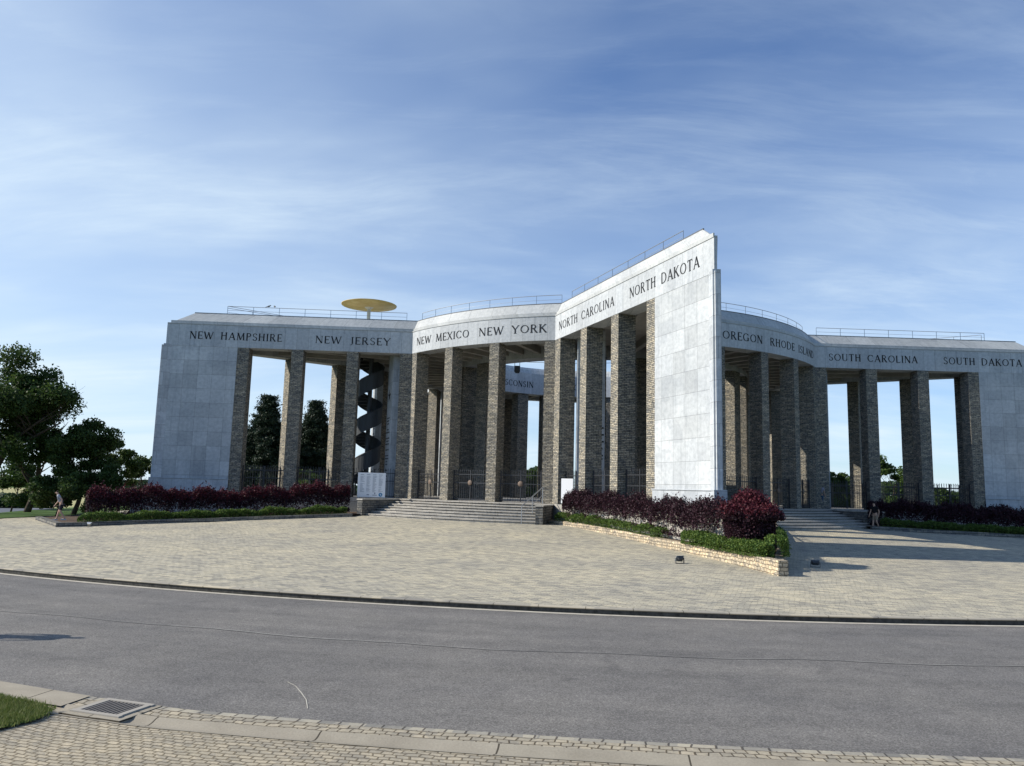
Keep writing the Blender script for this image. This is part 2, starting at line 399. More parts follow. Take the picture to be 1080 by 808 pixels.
# cornice and sloping attic
mb=MB()
strip(mb,-.025,Z_FT+.002,-.025,Z_FT+.07); strip(mb,-.025,Z_FT+.07,.09,Z_FT+.071); strip(mb,-.025,Z_FT+.002,.05,Z_FT+.001)
strip(mb,.09,Z_FT+.06,.09,Z_FT+.25); strip(mb,.09,Z_FT+.25,.17,Z_FT+.251)
mb.build('cornice',M['roofst'],mem)
mb=MB(); ZR=EYE+11.25
strip(mb,.17,Z_FT+.24,.52,ZR)
for i in range(120):
    a,b=dv(3*i),dv(3*i+3)
    mb.face([a*RI+Vector((0,0,ZI1-.01)),b*RI+Vector((0,0,ZI1-.01)),b*(RI+.4)+Vector((0,0,ZR)),a*(RI+.4)+Vector((0,0,ZR))])
ringfill(mb,.52,ZR,RI+.4,True)
roof=mb.build('attic_roof',M['roofst'],mem)
mb=MB(); strip(mb,.512,ZR+.001,.512,ZR+.05); strip(mb,.512,ZR+.05,.75,ZR+.051); mb.build('roof_flashing',mat('lead_flashing',(.10,.105,.115),.6,.4),roof)
# ceiling with ribs
mb=MB(); ringfill(mb,.9,Z_FB+.6,RI+1.2,False)
for k in range(5):
    for o in range(3,72,6):
        d=dv(AX+72*k+o); t=dv(AX+72*k+o+90); r1=rout(min(o,72-o),1.0)-.02; r0=RI+1.32
        P=[d*r0+t*.16,d*r1+t*.16,d*r1-t*.16,d*r0-t*.16]; mb.prism([(p.x,p.y) for p in P],Z_FB+.12,Z_FB+.598)
mb.build('ceiling',M['conc'],mem)

# ------------------------------------------------------------------ carved lettering (own stroke alphabet with thick and thin strokes and serifs)
TK,TN=.165,.08
def gl(ch):
    L=lambda *a:('L',)+a
    A=lambda *a:('A',)+a
    sf=lambda x,y,w=.17:('L',x-w/2,y,x+w/2,y,.045)
    G={
    'N':(.82,[L(.12,0,.12,1,TN),L(.12,1,.70,0,TK),L(.70,0,.70,1,TN),sf(.12,.02),sf(.10,.98),sf(.70,.98)]),
    'E':(.62,[L(.14,0,.14,1,TK),L(.12,.97,.56,.97,TN),L(.12,.5,.46,.5,TN),L(.12,.03,.58,.03,TN),L(.56,.84,.56,.99,.04),L(.58,.01,.58,.18,.04),L(.46,.42,.46,.58,.04)]),
    'W':(1.15,[L(.08,1,.34,0,TK),L(.34,0,.56,.9,TN),L(.54,.95,.80,0,TK),L(.80,0,1.06,1,TN),sf(.08,.98),sf(1.06,.98)]),
    'H':(.80,[L(.14,0,.14,1,TK),L(.64,0,.64,1,TK),L(.14,.55,.64,.55,TN),sf(.14,.02,.26),sf(.14,.98,.26),sf(.64,.02,.26),sf(.64,.98,.26)]),
    'A':(.84,[L(.10,0,.42,1,TN),L(.42,1,.74,0,TK),L(.20,.34,.62,.34,TN),sf(.10,.02,.2),sf(.74,.02,.24)]),
    'M':(1.0,[L(.12,0,.17,1,TN),L(.17,1,.49,.05,TK),L(.49,.05,.80,1,TN),L(.80,1,.86,0,TK),sf(.12,.02,.2),sf(.86,.02,.24),sf(.12,.98),sf(.84,.98)]),
    'P':(.66,[L(.14,0,.14,1,TK),A(.30,.74,.25,.235,-90,90,.10),L(.14,.975,.32,.975,TN),L(.14,.505,.32,.505,TN),sf(.14,.02,.26)]),
    'S':(.60,[A(.30,.745,.20,.225,20,270,.085),A(.30,.265,.21,.235,-160,90,.10),L(.49,.76,.49,.92,.04),L(.09,.08,.09,.26,.04)]),
    'I':(.32,[L(.16,0,.16,1,TK),sf(.16,.02,.26),sf(.16,.98,.26)]),
    'R':(.76,[L(.14,0,.14,1,TK),A(.30,.75,.24,.225,-90,90,.10),L(.14,.975,.32,.975,TN),L(.14,.525,.32,.525,TN),L(.34,.52,.66,0,TK),sf(.14,.02,.26),sf(.68,.02,.14)]),
    'J':(.46,[L(.30,.1,.30,1,TK),A(.16,.1,.14,.2,-120,0,.08),sf(.30,.98,.26)]),
    'Y':(.80,[L(.08,1,.40,.48,TK),L(.72,1,.40,.48,TN),L(.40,0,.40,.5,TK),sf(.08,.98,.2),sf(.72,.98,.18),sf(.40,.02,.26)]),
    'X':(.80,[L(.10,1,.70,0,TK),L(.70,1,.10,0,TN),sf(.10,.98,.2),sf(.70,.98,.18),sf(.10,.02,.18),sf(.70,.02,.2)]),
    'C':(.82,[A(.45,.5,.36,.46,45,315,.11),L(.72,.72,.72,.92,.045),L(.72,.08,.72,.24,.045)]),
    'G':(.88,[A(.45,.5,.36,.46,45,310,.11),L(.72,.74,.72,.92,.045),L(.72,.06,.72,.44,TK),sf(.70,.44,.26)]),
    'O':(.92,[A(.46,.5,.37,.455,0,360,.105)]),
    'D':(.86,[L(.14,0,.14,1,TK),A(.32,.5,.44,.475,-90,90,.105),L(.10,.975,.34,.975,TN),L(.10,.025,.34,.025,TN)]),
    'K':(.80,[L(.14,0,.14,1,TK),L(.16,.44,.64,1,TN),L(.30,.60,.70,0,TK),sf(.14,.02,.26),sf(.14,.98,.26),sf(.64,.98,.18),sf(.72,.02,.18)]),
    'T':(.72,[L(.36,0,.36,1,TK),L(.06,.97,.66,.97,TN),L(.06,.82,.06,.99,.04),L(.66,.82,.66,.99,.04),sf(.36,.02,.26)]),
    'L':(.62,[L(.14,0,.14,1,TK),L(.12,.03,.56,.03,TN),L(.56,.01,.56,.18,.04),sf(.14,.98,.26)]),
    'U':(.80,[L(.14,.3,.14,1,TK),L(.66,.3,.66,1,TN),A(.40,.31,.26,.29,180,360,.095),sf(.14,.98,.26),sf(.66,.98,.2)]),
    'V':(.78,[L(.08,1,.38,0,TK),L(.38,0,.70,1,TN),sf(.08,.98,.2),sf(.70,.98,.18)]),
    'B':(.66,[L(.14,0,.14,1,TK),A(.30,.755,.21,.22,-90,90,.095),A(.31,.27,.25,.245,-90,90,.10),L(.14,.975,.3,.975,TN),L(.14,.525,.3,.525,TN),L(.14,.03,.3,.03,TN)]),
    ' ':(.62,[]),
    }
    return G[ch]
def text(word,u0,u1,v0,v1,P,name='inscription',parent=None,thick=.012):
    ws=word.split(' ')
    if len(ws)>1:
        tot=sum(gl(c)[0]+.10 for c in word)-.10; k=(u1-u0)/tot; x=0; o=[]
        for w_ in ws:
            l=sum(gl(c)[0]+.10 for c in w_)-.10; o.append(text1(w_,u0+x*k,u0+(x+l)*k,v0,v1,P,name,parent)); x+=l+.10+gl(' ')[0]+.10
        return o
    return [text1(word,u0,u1,v0,v1,P,name,parent)]
def text1(word,u0,u1,v0,v1,P,name='inscription',parent=None):
    """letters laid from u0 to u1 (metres along the wall), P(u,v,out) gives the point"""
    tot=sum(gl(c)[0]+.10 for c in word)-.10; H=v1-v0; k=(u1-u0)/tot; mb=MB(); x=0; cnt=0
    def quad(a,b,w):
        nonlocal cnt
        (ax,ay),(bx,by)=a,b
        # work in metres so stroke weight is even
        A=Vector((ax*k,ay*H)); B=Vector((bx*k,by*H)); d=B-A
        if d.length<1e-6: return
        d.normalize(); nn=Vector((-d.y,d.x))*(w*H/2)
        o=.010+(cnt%7)*.0006; cnt+=1
        q=[A+nn,A-nn,B-nn,B+nn]
        f=[P(u0+p.x,v0+p.y,o) for p in q]; g=[P(u0+p.x,v0+p.y,-.004) for p in q]
        mb.face(f)
        for i in range(4): mb.face([f[i],g[i],g[(i+1)%4],f[(i+1)%4]])
    for c in word:
        w,st=gl(c)
        for s in st:
            if s[0]=='L': quad((x+s[1],s[2]),(x+s[3],s[4]),s[5])
            else:
                _,cx,cy,rx,ry,a0,a1,wd=s; n=max(6,int(abs(a1-a0)/20)); pts=[]
                for i in range(n+1):
                    a=R_(a0+(a1-a0)*i/n); pts.append((x+cx+rx*math.cos(a),cy+ry*math.sin(a)))
                for i in range(n):
                    m=abs(math.cos(R_(a0+(a1-a0)*(i+.5)/n))); quad(pts[i],pts[i+1],.05+(wd*1.25-.05)*m)
        x+=w+.10
    return mb.build(name,M['ink'],parent)
V0,V1=Z_FB+.50,Z_FB+1.0
def Parm(k,side,sgn,t_start):
    d=None
    nrm=(af(k,SH,CH*side))
    def P(u,v,o):
        p=side_pt(k,side,t_start+sgn*u,0,v); return p+nrm*o
    return P
def local(o,k):                       # inscriptions are built in the monument frame; undo the parent's turn
    for q in o: q.rotation_euler=(0,0,-rz(72*k))
    return o
def arm_text(word,k,side,t0,t1):
    sgn=1 if t1>t0 else -1
    local(text(word,0,abs(t1-t0),V0,V1,Parm(k,side,sgn,t0),parent=FR[(k,side)]),k)
def arc_text(word,k,az0,az1):
    L=abs(az1-az0)*math.pi/180*RA; sg=1 if az1>az0 else -1
    def P(u,v,o): return arc_pt(az0+sg*math.degrees(u/RA),RA+o+.002,v)
    local(text(word,0,L,V0,V1,P,parent=FR[(k,0)]),k)
arm_text('NEW HAMPSHIRE',1,-1,1.5,7.6); arm_text('NEW JERSEY',1,-1,9.8,14.86)
arm_text('NORTH CAROLINA',0,1,15.76,8.69); arm_text('NORTH DAKOTA',0,1,7.09,1.03)
arm_text('SOUTH CAROLINA',4,1,15.35,9.02); arm_text('SOUTH DAKOTA',4,1,7.19,1.55)
arc_text('NEW MEXICO',0,230.6,213.7); arc_text('NEW YORK',0,211.2,195.8)
arc_text('OREGON',4,159.0,148.0); arc_text('RHODE ISLAND',4,145.6,124.0)
def court_text(word,az0,az1):
    L=abs(az1-az0)*math.pi/180*RI
    def P(u,v,o): return arc_pt(az0+math.degrees(u/RI),RI-o-.002,v)
    text(word,0,L,V0-.05,V1+.0,P,parent=inner_fr)
court_text('WISCONSIN',311.5,334); court_text('WYOMING',342,358); court_text('ALABAMA',15,36.5); court_text('WEST VIRGINIA',277,304)

# writing on the stelae: star and short lines of gilt text
def stele_marks(side):
    mb=MB(); k=0
    def P(w,z,o=.006): return af(0,17.2+o,w*side,z)
    c=2.62; zc=Z_PL+7.0
    for i in range(5):
        a0=math.pi/2+i*2*math.pi/5
        p=[(0,0),(.16*math.cos(a0-math.pi/5),.16*math.sin(a0-math.pi/5)),(.52*math.cos(a0),.52*math.sin(a0)),(.16*math.cos(a0+math.pi/5),.16*math.sin(a0+math.pi/5))]
        mb.face([P(c+x,zc+y) for x,y in p])
    rr=random.Random(3); z=Z_PL+5.4
    while z>Z_PL+.9:
        if rr.random()<.72:
            w=rr.uniform(.25,.6)
            x=c-w
            while x<c+w:
                l=rr.uniform(.06,.2); mb.face([P(x,z),P(min(x+l,c+w),z),P(min(x+l,c+w),z+.1),P(x,z+.1)]); x+=l+.05
        z-=.2
    return mb
for side in(1,-1):
    d=stele_marks(side).data('stele_writing',M['ink'])
    for o in [o for o in mem.children if o.name.startswith('marble_stele')]:
        # stele data of this side
        if (o.data.vertices[0].co-Vector((0,0,0))).length and o.data is dats[4 if side==1 else 9][1]:
            inst(d,'writing',o)

# ------------------------------------------------------------------ iron gates
def gate(wd,hgt=1.85):
    mb=MB(); h=hgt
    for z in(.12,h*.60,h-.22): mb.box((0,0,z),(wd,.035,.045))
    for x in(-wd/2+.03,wd/2-.03,0): mb.box((x,0,h/2+.05),(.06,.06,h))
    nb=int(wd/.16)
    for i in range(nb+1):
        x=-wd/2+wd*i/nb; mb.box((x,0,h/2+.04),(.022,.022,h-.06)); 
        mb.face([(x-.03,0,h),(x+.03,0,h),(x,0,h+.12)]); 
    return mb
gw=[]
tt=[(5.46,8.28),(9.06,11.96),(12.74,T_N-.76)]
for t0,t1 in tt: gw.append(((t0+t1)/2,gate(t1-t0-.04).data('gate',M['iron'])))
g_arc=gate(2.62).data('gate',M['iron'])
mb=MB(); mb.lathe([(0,.03),(.10,.028),(.15,.02),(.165,0),(.15,-.02),(0,-.03)],n=24); med=mb.data('medallion',M['bronze'],True)
for k in range(5):
    for side in(1,-1):
        for tm,d in gw:
            p=side_pt(k,side,tm,.5,Z_PL); q=side_pt(k,side,tm+1,.5,Z_PL)-p
            inst(d,'gate',mem,p,math.atan2(q.y,q.x))
    for off in(-12.1,0,12.1):
        az=AX+36+72*k+off; p=arc_pt(az,RA-.5,Z_PL); o=inst(g_arc,'gate',mem,p,rz(az))
        m_=inst(med,'medallion',o,(0,.06,1.12)); m_.rotation_euler=(R_(90),0,0)
# ------------------------------------------------------------------ roof rail
def rail_seg(pts,closed=False,diag=False):
    mb=MB(); H=.58
    mb.tube([p+Vector((0,0,H)) for p in pts],.019,6); mb.tube([p+Vector((0,0,H*.5)) for p in pts],.011,5)
    L=[0]
    for i in range(1,len(pts)): L.append(L[-1]+(pts[i]-pts[i-1]).length)
    n=max(1,round(L[-1]/1.65))
    for j in range(n+1):
        s=L[-1]*j/n; i=max(k for k in range(len(L)) if L[k]<=s+1e-6); i=min(i,len(pts)-2)
        f=(s-L[i])/(L[i+1]-L[i]); p=pts[i].lerp(pts[i+1],f); mb.box((p.x,p.y,p.z+H/2),(.028,.028,H))
    if diag: mb.tube([pts[0]+Vector((0,0,H)),pts[0].lerp(pts[-1],.33)+Vector((0,0,.02))],.018,5)
    return mb
for k in range(5):
    for side in(1,-1):
        a=side_pt(k,side,3.6,.85,ZR+.05); b=side_pt(k,side,T_N-.5,.85,ZR+.05)
        rail_seg([a,b],diag=(k==1 and side==-1)).build('roof_railing',M['steel'],mem)
    no=notch_off(.85); pts=[arc_pt(AX+72*k+no+.8+(72-2*no-1.6)*i/24,RA-.85,ZR+.05) for i in range(25)]
    rail_seg(pts).build('roof_railing',M['steel'],mem)

# ------------------------------------------------------------------ spiral stair and the disc above it
SP=af(1,18.1,0)
mb=MB(); r=.95; turns=4.4; ns=58; H=ZR-Z_PL+.1
mb.tube([(0,0,0),(0,0,H)],.16,10)
for i in range(ns):
    a=turns*2*math.pi*i/ns; b=a+2*math.pi*turns/ns*1.15; z=H*(i+.5)/ns
    P=[Vector((.05*math.cos(a),.05*math.sin(a),0)),Vector((r*math.cos(a),r*math.sin(a),0)),Vector((r*math.cos(b),r*math.sin(b),0)),Vector((.05*math.cos(b),.05*math.sin(b),0))]
    mb.prism([(p.x,p.y) for p in P],z-.03,z); mb.box((r*math.cos(a),r*math.sin(a),z+.45),(.025,.025,.95))
st=mb.build('spiral_stair',M['darkpl'],mem); st.location=(SP.x,SP.y,Z_PL)
mb=MB(); pts=[Vector((r*math.cos(turns*2*math.pi*i/160),r*math.sin(turns*2*math.pi*i/160),H*i/160)) for i in range(161)]
mb.tube([p+Vector((0,0,.95)) for p in pts[:-8]],.03,6)
for i in range(152):                   # outer stringer
    p,q=pts[i],pts[i+1]; mb.face([p-Vector((0,0,.22)),q-Vector((0,0,.22)),q+Vector((0,0,1.0)),p+Vector((0,0,1.0))])
mb.build('stair_handrail',M['darkpl'],st)
mb=MB(); mb.tube([(0,0,0),(0,0,1.55),(0,0,1.72)],[.13,.13,.4],16); pole=mb.build('canopy_post',M['cream'],mem); pole.location=(SP.x-.38,SP.y,ZR)
mb=MB(); mb.lathe([(0,1.66),(1.0,1.70),(2.0,1.82),(2.02,1.86),(1.9,1.9),(0,1.98)],n=56); dc=mb.build('canopy_disc',M['gold'],pole,True)

# lamp slung on cables over the court
hl=empty('hanging_lamp',(.35,55.8,EYE+8.35),0,label='small black lamp slung on thin cables over the inner court behind the third gate',cat='lamp')
mb=MB(); mb.box((0,0,.25),(.42,.34,.42)); mb.box((0,0,.0),(.3,.24,.1)); mb.build('lamp_housing',M['darkpl'],hl)
mb=MB()
for x in(-.18,.18): mb.tube([(x,0,.45),(x,0,.8)],.02,6)
mb.box((0,0,.8),(.46,.06,.05)); mb.build('lamp_bracket',M['darkpl'],hl)
mb=MB()
a=Vector((-6.3,.6,1.25)); b=Vector((8.2,-1.2,.75))
for dz in(0,.0):
    pts=[a.lerp(b,i/16)+Vector((0,0,-.28*(1-(2*i/16-1)**2))) for i in range(17)]
mb.tube(pts,.016,5); mb.tube([p+Vector((.0,.5,.42)) for p in pts],.014,5); mb.build('cable',M['cable'],hl)

# ------------------------------------------------------------------ ground
def NRO(az):
    k=[(0,0),(190.9,0),(192.4,-.16),(193.8,-.36),(196,-.6),(360,-.6)]
    for (a,za),(b,zb) in zip(k[:-1],k[1:]):
        if az<=b: return za+(zb-za)*(az-a)/(b-a)
    return 0
def ring(name,r0,r1,z0,z1,m,n=240,a0=0,a1=360,kind='structure',nr=1,zf=None):
    mb=MB()
    for j in range(nr):
        ra=r0+(r1-r0)*j/nr; rb=r0+(r1-r0)*(j+1)/nr; za=z0+(z1-z0)*j/nr; zb=z0+(z1-z0)*(j+1)/nr
        for i in range(n):
            p,q=dv(a0+(a1-a0)*i/n),dv(a0+(a1-a0)*(i+1)/n); u0=R_(a0+(a1-a0)*i/n)*50; u1=R_(a0+(a1-a0)*(i+1)/n)*50
            a_,b_=a0+(a1-a0)*i/n,a0+(a1-a0)*(i+1)/n
            ra1=ra+(NRO(a_) if ra>54 else 0); ra2=ra+(NRO(b_) if ra>54 else 0); rb1=rb+(NRO(a_) if rb>54 else 0); rb2=rb+(NRO(b_) if rb>54 else 0)
            mb.face([(p.x*ra1,p.y*ra1,za),(q.x*ra2,q.y*ra2,za),(q.x*rb2,q.y*rb2,zb),(p.x*rb1,p.y*rb1,zb)][::-1],uv=[(u0,ra),(u1,ra),(u1,rb),(u0,rb)][::-1])
    o=mb.build(name,m); o.location=(CX,CY,0); tag(o,kind=kind); return o
def field0(name,c1,c2,sc):
    m=mat(name,c1,.95,.1); n=N(m); v=n.obj(); f=n.noise(v,sc,6,.65); n.base(n.ramp(f,[(.3,c1),(.7,c2)])); return m
# paving of worn setts
def setts(name,w,h,c1,c2,cm,var=(.8,1.15),uvmode=True,bd=.012,mortar=.012,big=True,vr=1.0):
    m=mat(name,c1,.85,.25); n=N(m); v=n.uv() if uvmode else n.obj(); wv=n.warp(n.warp(v,.5,.35),2.6,.07) if vr==1.0 else n.warp(n.warp(v,1.1,.22),6.0,.055)
    b=n.brick(wv,w,h,mortar,c1,c2,cm,.5,.3)
    sc=n.n('ShaderNodeMapping'); sc.inputs['Scale'].default_value=(1/w,1/h,1); n.l(wv,sc.inputs[0])
    vo=n.n('ShaderNodeTexVoronoi'); vo.inputs['Scale'].default_value=.9; n.l(sc.outputs[0],vo.inputs['Vector'])
    sep=n.n('ShaderNodeSeparateColor'); n.l(vo.outputs['Color'],sep.inputs[0])
    c=n.mix(1,b.outputs[0],n.ramp(sep.outputs[0],[(0,(1-.34*vr,1-.33*vr,1-.31*vr)),(.5,(1,.985,.95)),(1,(1+.25*vr,1+.2*vr,1+.08*vr))]),'MULTIPLY')
    f=n.noise(v,.22,5,.6); c=n.mix(1,c,n.ramp(f,[(.3,(.82,.83,.86)),(.68,(1.12,1.09,1.02))]),'MULTIPLY')
    g=n.noise(v,22,4,.7); c=n.mix(1,c,n.ramp(g,[(.3,(.85,.85,.85)),(.7,(1.12,1.12,1.12))]),'MULTIPLY')
    n.base(c); n.bump(n.math('ADD',n.math('MULTIPLY',b.outputs[1],-1.0),n.math('ADD',n.math('MULTIPLY',sep.outputs[1],.5),n.math('MULTIPLY',g,.35))),.8,bd)
    return m
M['plaza']=setts('plaza_setts',.23,.13,(.475,.445,.36),(.395,.372,.305),(.26,.24,.20),bd=.014,mortar=.009)
M['cobble']=setts('edge_setts',.115,.075,(.41,.365,.285),(.33,.30,.24),(.17,.145,.105),bd=.022,mortar=.009,vr=.5)
M['cobble2']=setts('joint_setts',.12,.105,(.41,.365,.285),(.33,.30,.24),(.12,.10,.07),bd=.022,mortar=.009,vr=.5)
M['edge']=setts('small_edging',.22,3.0,(.36,.34,.29),(.30,.285,.25),(.10,.09,.08),bd=.012,mortar=.012)
M['kerb']=setts('kerb_stone',1.0,3.0,(.40,.37,.31),(.37,.345,.295),(.12,.11,.09),bd=.008,mortar=.010)
m=M['gutter']=mat('concrete_gutter',(.42,.385,.31),.9,.2); n=N(m); v=n.uv()
b=n.brick(n.warp(v,2.0,.05),1.9,30.0,.010,(.33,.295,.235),(.31,.28,.22),(.07,.06,.045)); f=n.noise(v,1.1,6,.65); g=n.noise(v,40,4,.7)
c=n.mix(1,b.outputs[0],n.ramp(f,[(.3,(.80,.79,.77)),(.7,(1.12,1.12,1.10))]),'MULTIPLY'); c=n.mix(1,c,n.ramp(g,[(.3,(.88,.88,.88)),(.7,(1.1,1.1,1.1))]),'MULTIPLY'); n.base(c); n.bump(g,.5,.006)
m=M['asph']=mat('asphalt',(.12,.12,.12),.85,.3); n=N(m); v=n.obj()
f=n.noise(v,55,3,.8); g=n.noise(v,.35,5,.6); h=n.noise(v,2.5,4,.6)
vo=n.n('ShaderNodeTexVoronoi'); vo.inputs['Scale'].default_value=70; n.l(v,vo.inputs['Vector']); sep=n.n('ShaderNodeSeparateColor'); n.l(vo.outputs['Color'],sep.inputs[0])
c=n.ramp(sep.outputs[0],[(0,(.105,.100,.092)),(.6,(.165,.158,.147)),(1,(.245,.235,.215))])
c=n.mix(1,c,n.ramp(g,[(.3,(.80,.80,.82)),(.7,(1.16,1.14,1.11))]),'MULTIPLY'); c=n.mix(1,c,n.ramp(h,[(.35,(.92,.92,.92)),(.65,(1.07,1.07,1.07))]),'MULTIPLY')
mp=n.n('ShaderNodeMapping'); mp.inputs['Scale'].default_value=(.10,1.3,1); n.l(n.uv(),mp.inputs[0])
c=n.mix(1,c,n.ramp(n.noise(mp.outputs[0],1.0,5,.65),[(.32,(.84,.84,.84)),(.68,(1.14,1.13,1.12))]),'MULTIPLY')
pt=n.noise(v,.9,3,.5,1.2); c=n.mix(1,c,n.ramp(pt,[(.30,(.86,.86,.87)),(.36,(1,1,1))]),'MULTIPLY')
n.base(c); n.bump(sep.outputs[1],.7,.006)

mb=MB(); n_=360
for i in range(n_):
    p,q=dv(i*360/n_),dv((i+1)*360/n_)
    cut=250<=i*360/n_<=318; re_=40.9 if cut else 45.72
    for (ra,za),(rb,zb) in(((16,.65),(21.5,.65)),((21.5,.65),(25.8,.455)),((25.8,.455),(30,.25)),((30,.25),(36,.10)),((36,.10),(re_,GR(re_)))):
        P=[p*ra+Vector((0,0,za)),q*ra+Vector((0,0,za)),q*rb+Vector((0,0,zb)),p*rb+Vector((0,0,zb))]
        # laid in straight courses parallel to the road at the front
        mb.face(P[::-1],uv=[(a.x*.94-a.y*.34,a.x*.34+a.y*.94) for a in P[::-1]])
pl=mb.build('plaza',M['plaza']); pl.location=(CX,CY,0); tag(pl,kind='structure')
KZ=.051
# kerb between plaza and road
mb=MB()
for i in range(100,246):
    p,q=dv(i),dv(i+1); u0,u1=R_(i)*46,R_(i+1)*46
    prof=[(45.72,KZ+.006),(45.88,KZ+.006),(45.895,KZ-.010),(45.865,KZ-.03),(45.865,KZ-.125),(45.93,KZ-.126),(45.93,-.3)]
    uu=0
    for (ra,za),(rb,zb) in zip(prof[:-1],prof[1:]):
        P=[p*ra+Vector((0,0,za)),q*ra+Vector((0,0,za)),q*rb+Vector((0,0,zb)),p*rb+Vector((0,0,zb))]
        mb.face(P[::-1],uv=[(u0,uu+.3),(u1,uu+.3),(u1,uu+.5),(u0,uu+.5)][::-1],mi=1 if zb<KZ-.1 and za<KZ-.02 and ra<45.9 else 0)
kb=mb.build('kerb',[M['kerb'],field0('kerb_face_painted_shade',(.035,.034,.03),(.10,.095,.085),9.0)]); kb.location=(CX,CY,0); tag(kb,kind='structure')  # face under the lip is coloured near-black, its shade painted in
RZ=KZ-.12
M['pale']=field0('pale_concrete',(.40,.37,.31),(.54,.51,.43),5.0)
ring('gutter_strip',45.88,46.03,RZ+.004,RZ+.002,M['pale'],360,100,246)
ring('road',45.98,54.22,RZ-.004,RZ-.02,M['asph'],360,100,246,nr=2)
M['seam']=mat('worn_seam',(.30,.29,.26),.9,.2)
M['seamd']=mat('tar_seam',(.07,.07,.072),.7,.3)
# construction seam in the asphalt
mb=MB(); rr=random.Random(5); seg=[]
for i in range(700):
    az=140+100*i/700; seg.append((az,49.80+.10*math.sin(i*.06)+.05*math.sin(i*.23)+rr.uniform(-.012,.012)))
for i in range(699):
    (a,ra),(b,rb)=seg[i],seg[i+1]; w=.012+.012*max(0,math.sin(i*.035)+.5*math.sin(i*.11)); z=RZ-.0125+.007
    pale=math.sin(i*.071+1)+.6*math.sin(i*.19)>-.1; w*= 1 if pale else .35
    P=[dv(a)*(ra-w),dv(b)*(rb-w),dv(b)*(rb+w),dv(a)*(ra+w)]
    mb.face([(x.x,x.y,z) for x in P][::-1],mi=0)
    P=[dv(a)*(ra+w),dv(b)*(rb+w),dv(b)*(rb+w+.02),dv(a)*(ra+w+.02)]; mb.face([(x.x,x.y,z-.0005) for x in P][::-1],mi=1)
sm=mb.build('road_seam',[M['seam'],M['seamd']]); sm.location=(CX,CY,0); tag(sm,kind='structure')
# pale scrape on the asphalt
mb=MB(); sc_=[(-2.84,10.64),(-2.68,10.44),(-2.53,10.14),(-2.38,9.81),(-2.27,9.45)]
for a,b in zip(sc_[:-1],sc_[1:]):
    d=Vector((b[0]-a[0],b[1]-a[1],0)).normalized(); q=Vector((-d.y,d.x,0))*.006
    A=Vector((a[0],a[1],RZ-.0125)); B=Vector((b[0],b[1],RZ-.0125)); mb.face([A+q,A-q,B-q,B+q])
tag(mb.build('scrape_mark',M['pale']),kind='structure')
# near edge: edging stones, setts, dished gutter, setts
NZ=RZ-.02
ring('edging_stones',54.18,54.30,NZ+.010,NZ+.014,M['edge'],400,140,240)
ring('sett_border',54.29,54.57,NZ+.014,NZ+.01,M['cobble2'],400,140,240)
mb=MB(); prof=[(54.56,NZ+.022),(54.61,NZ+.014),(54.67,NZ-.008),(54.74,NZ-.018),(54.81,NZ-.008),(54.88,NZ+.018),(54.93,NZ+.026)]
for i in range(400):
    a,b=140+i*.25,140.25+i*.25; p,q=dv(a),dv(b)
    for j,((ra,za),(rb,zb)) in enumerate(zip(prof[:-1],prof[1:])):
        na,nb=NRO(a),NRO(b)
        P=[p*(ra+na)+Vector((0,0,za)),q*(ra+nb)+Vector((0,0,za)),q*(rb+nb)+Vector((0,0,zb)),p*(rb+na)+Vector((0,0,zb))]
        mb.face(P[::-1],uv=[(R_(a)*55,.1+ra-54.5),(R_(b)*55,.1+ra-54.5),(R_(b)*55,.1+rb-54.5),(R_(a)*55,.1+rb-54.5)][::-1])
go=mb.build('gutter',M['gutter'],smooth=True); go.location=(CX,CY,0); tag(go,kind='structure')
ring('sett_pavement',54.92,62.0,NZ+.02,NZ+.10,M['cobble'],400,140,240)

# terrain out to the horizon
prof=[(0,-.3),(46,-.35),(56,-.25),(68,-.3),(85,-1.8),(110,-3.4),(130,-4.1),(170,-5.2),(220,-6.3),(300,-7.2),(420,-8),(600,-9.6),(850,-10.8),(1200,-11),(2000,-12),(3500,-14),(6000,-20)]
def tz(r):
    for (a,za),(b,zb) in zip(prof[:-1],prof[1:]):
        if r<=b: f=(r-a)/(b-a); f=f*f*(3-2*f) if a<60 else f; return za+(zb-za)*f
    return prof[-1][1]
def field(name,c1,c2,sc):
    m=mat(name,c1,.95,.1); n=N(m); v=n.obj(); f=n.noise(v,sc,6,.65); n.base(n.ramp(f,[(.3,c1),(.7,c2)])); return m
M['grass']=field('grass',(.035,.075,.018),(.075,.125,.03),.8)
M['fgreen']=field('green_crop',(.10,.19,.055),(.13,.23,.07),.02)
M['fwheat']=field('ripe_crop',(.33,.31,.15),(.40,.37,.19),.02)
M['fdark']=field('meadow',(.06,.11,.03),(.09,.15,.045),.02)
mb=MB(); rad=[0,20,41,46.2,51,56,65,75,88,100,115,130,150,170,195,220,260,300,360,420,500,600,720,850,1000,1200,1500,2000,2800,3500,6000]
na=120; rr=random.Random(9)
pick={}
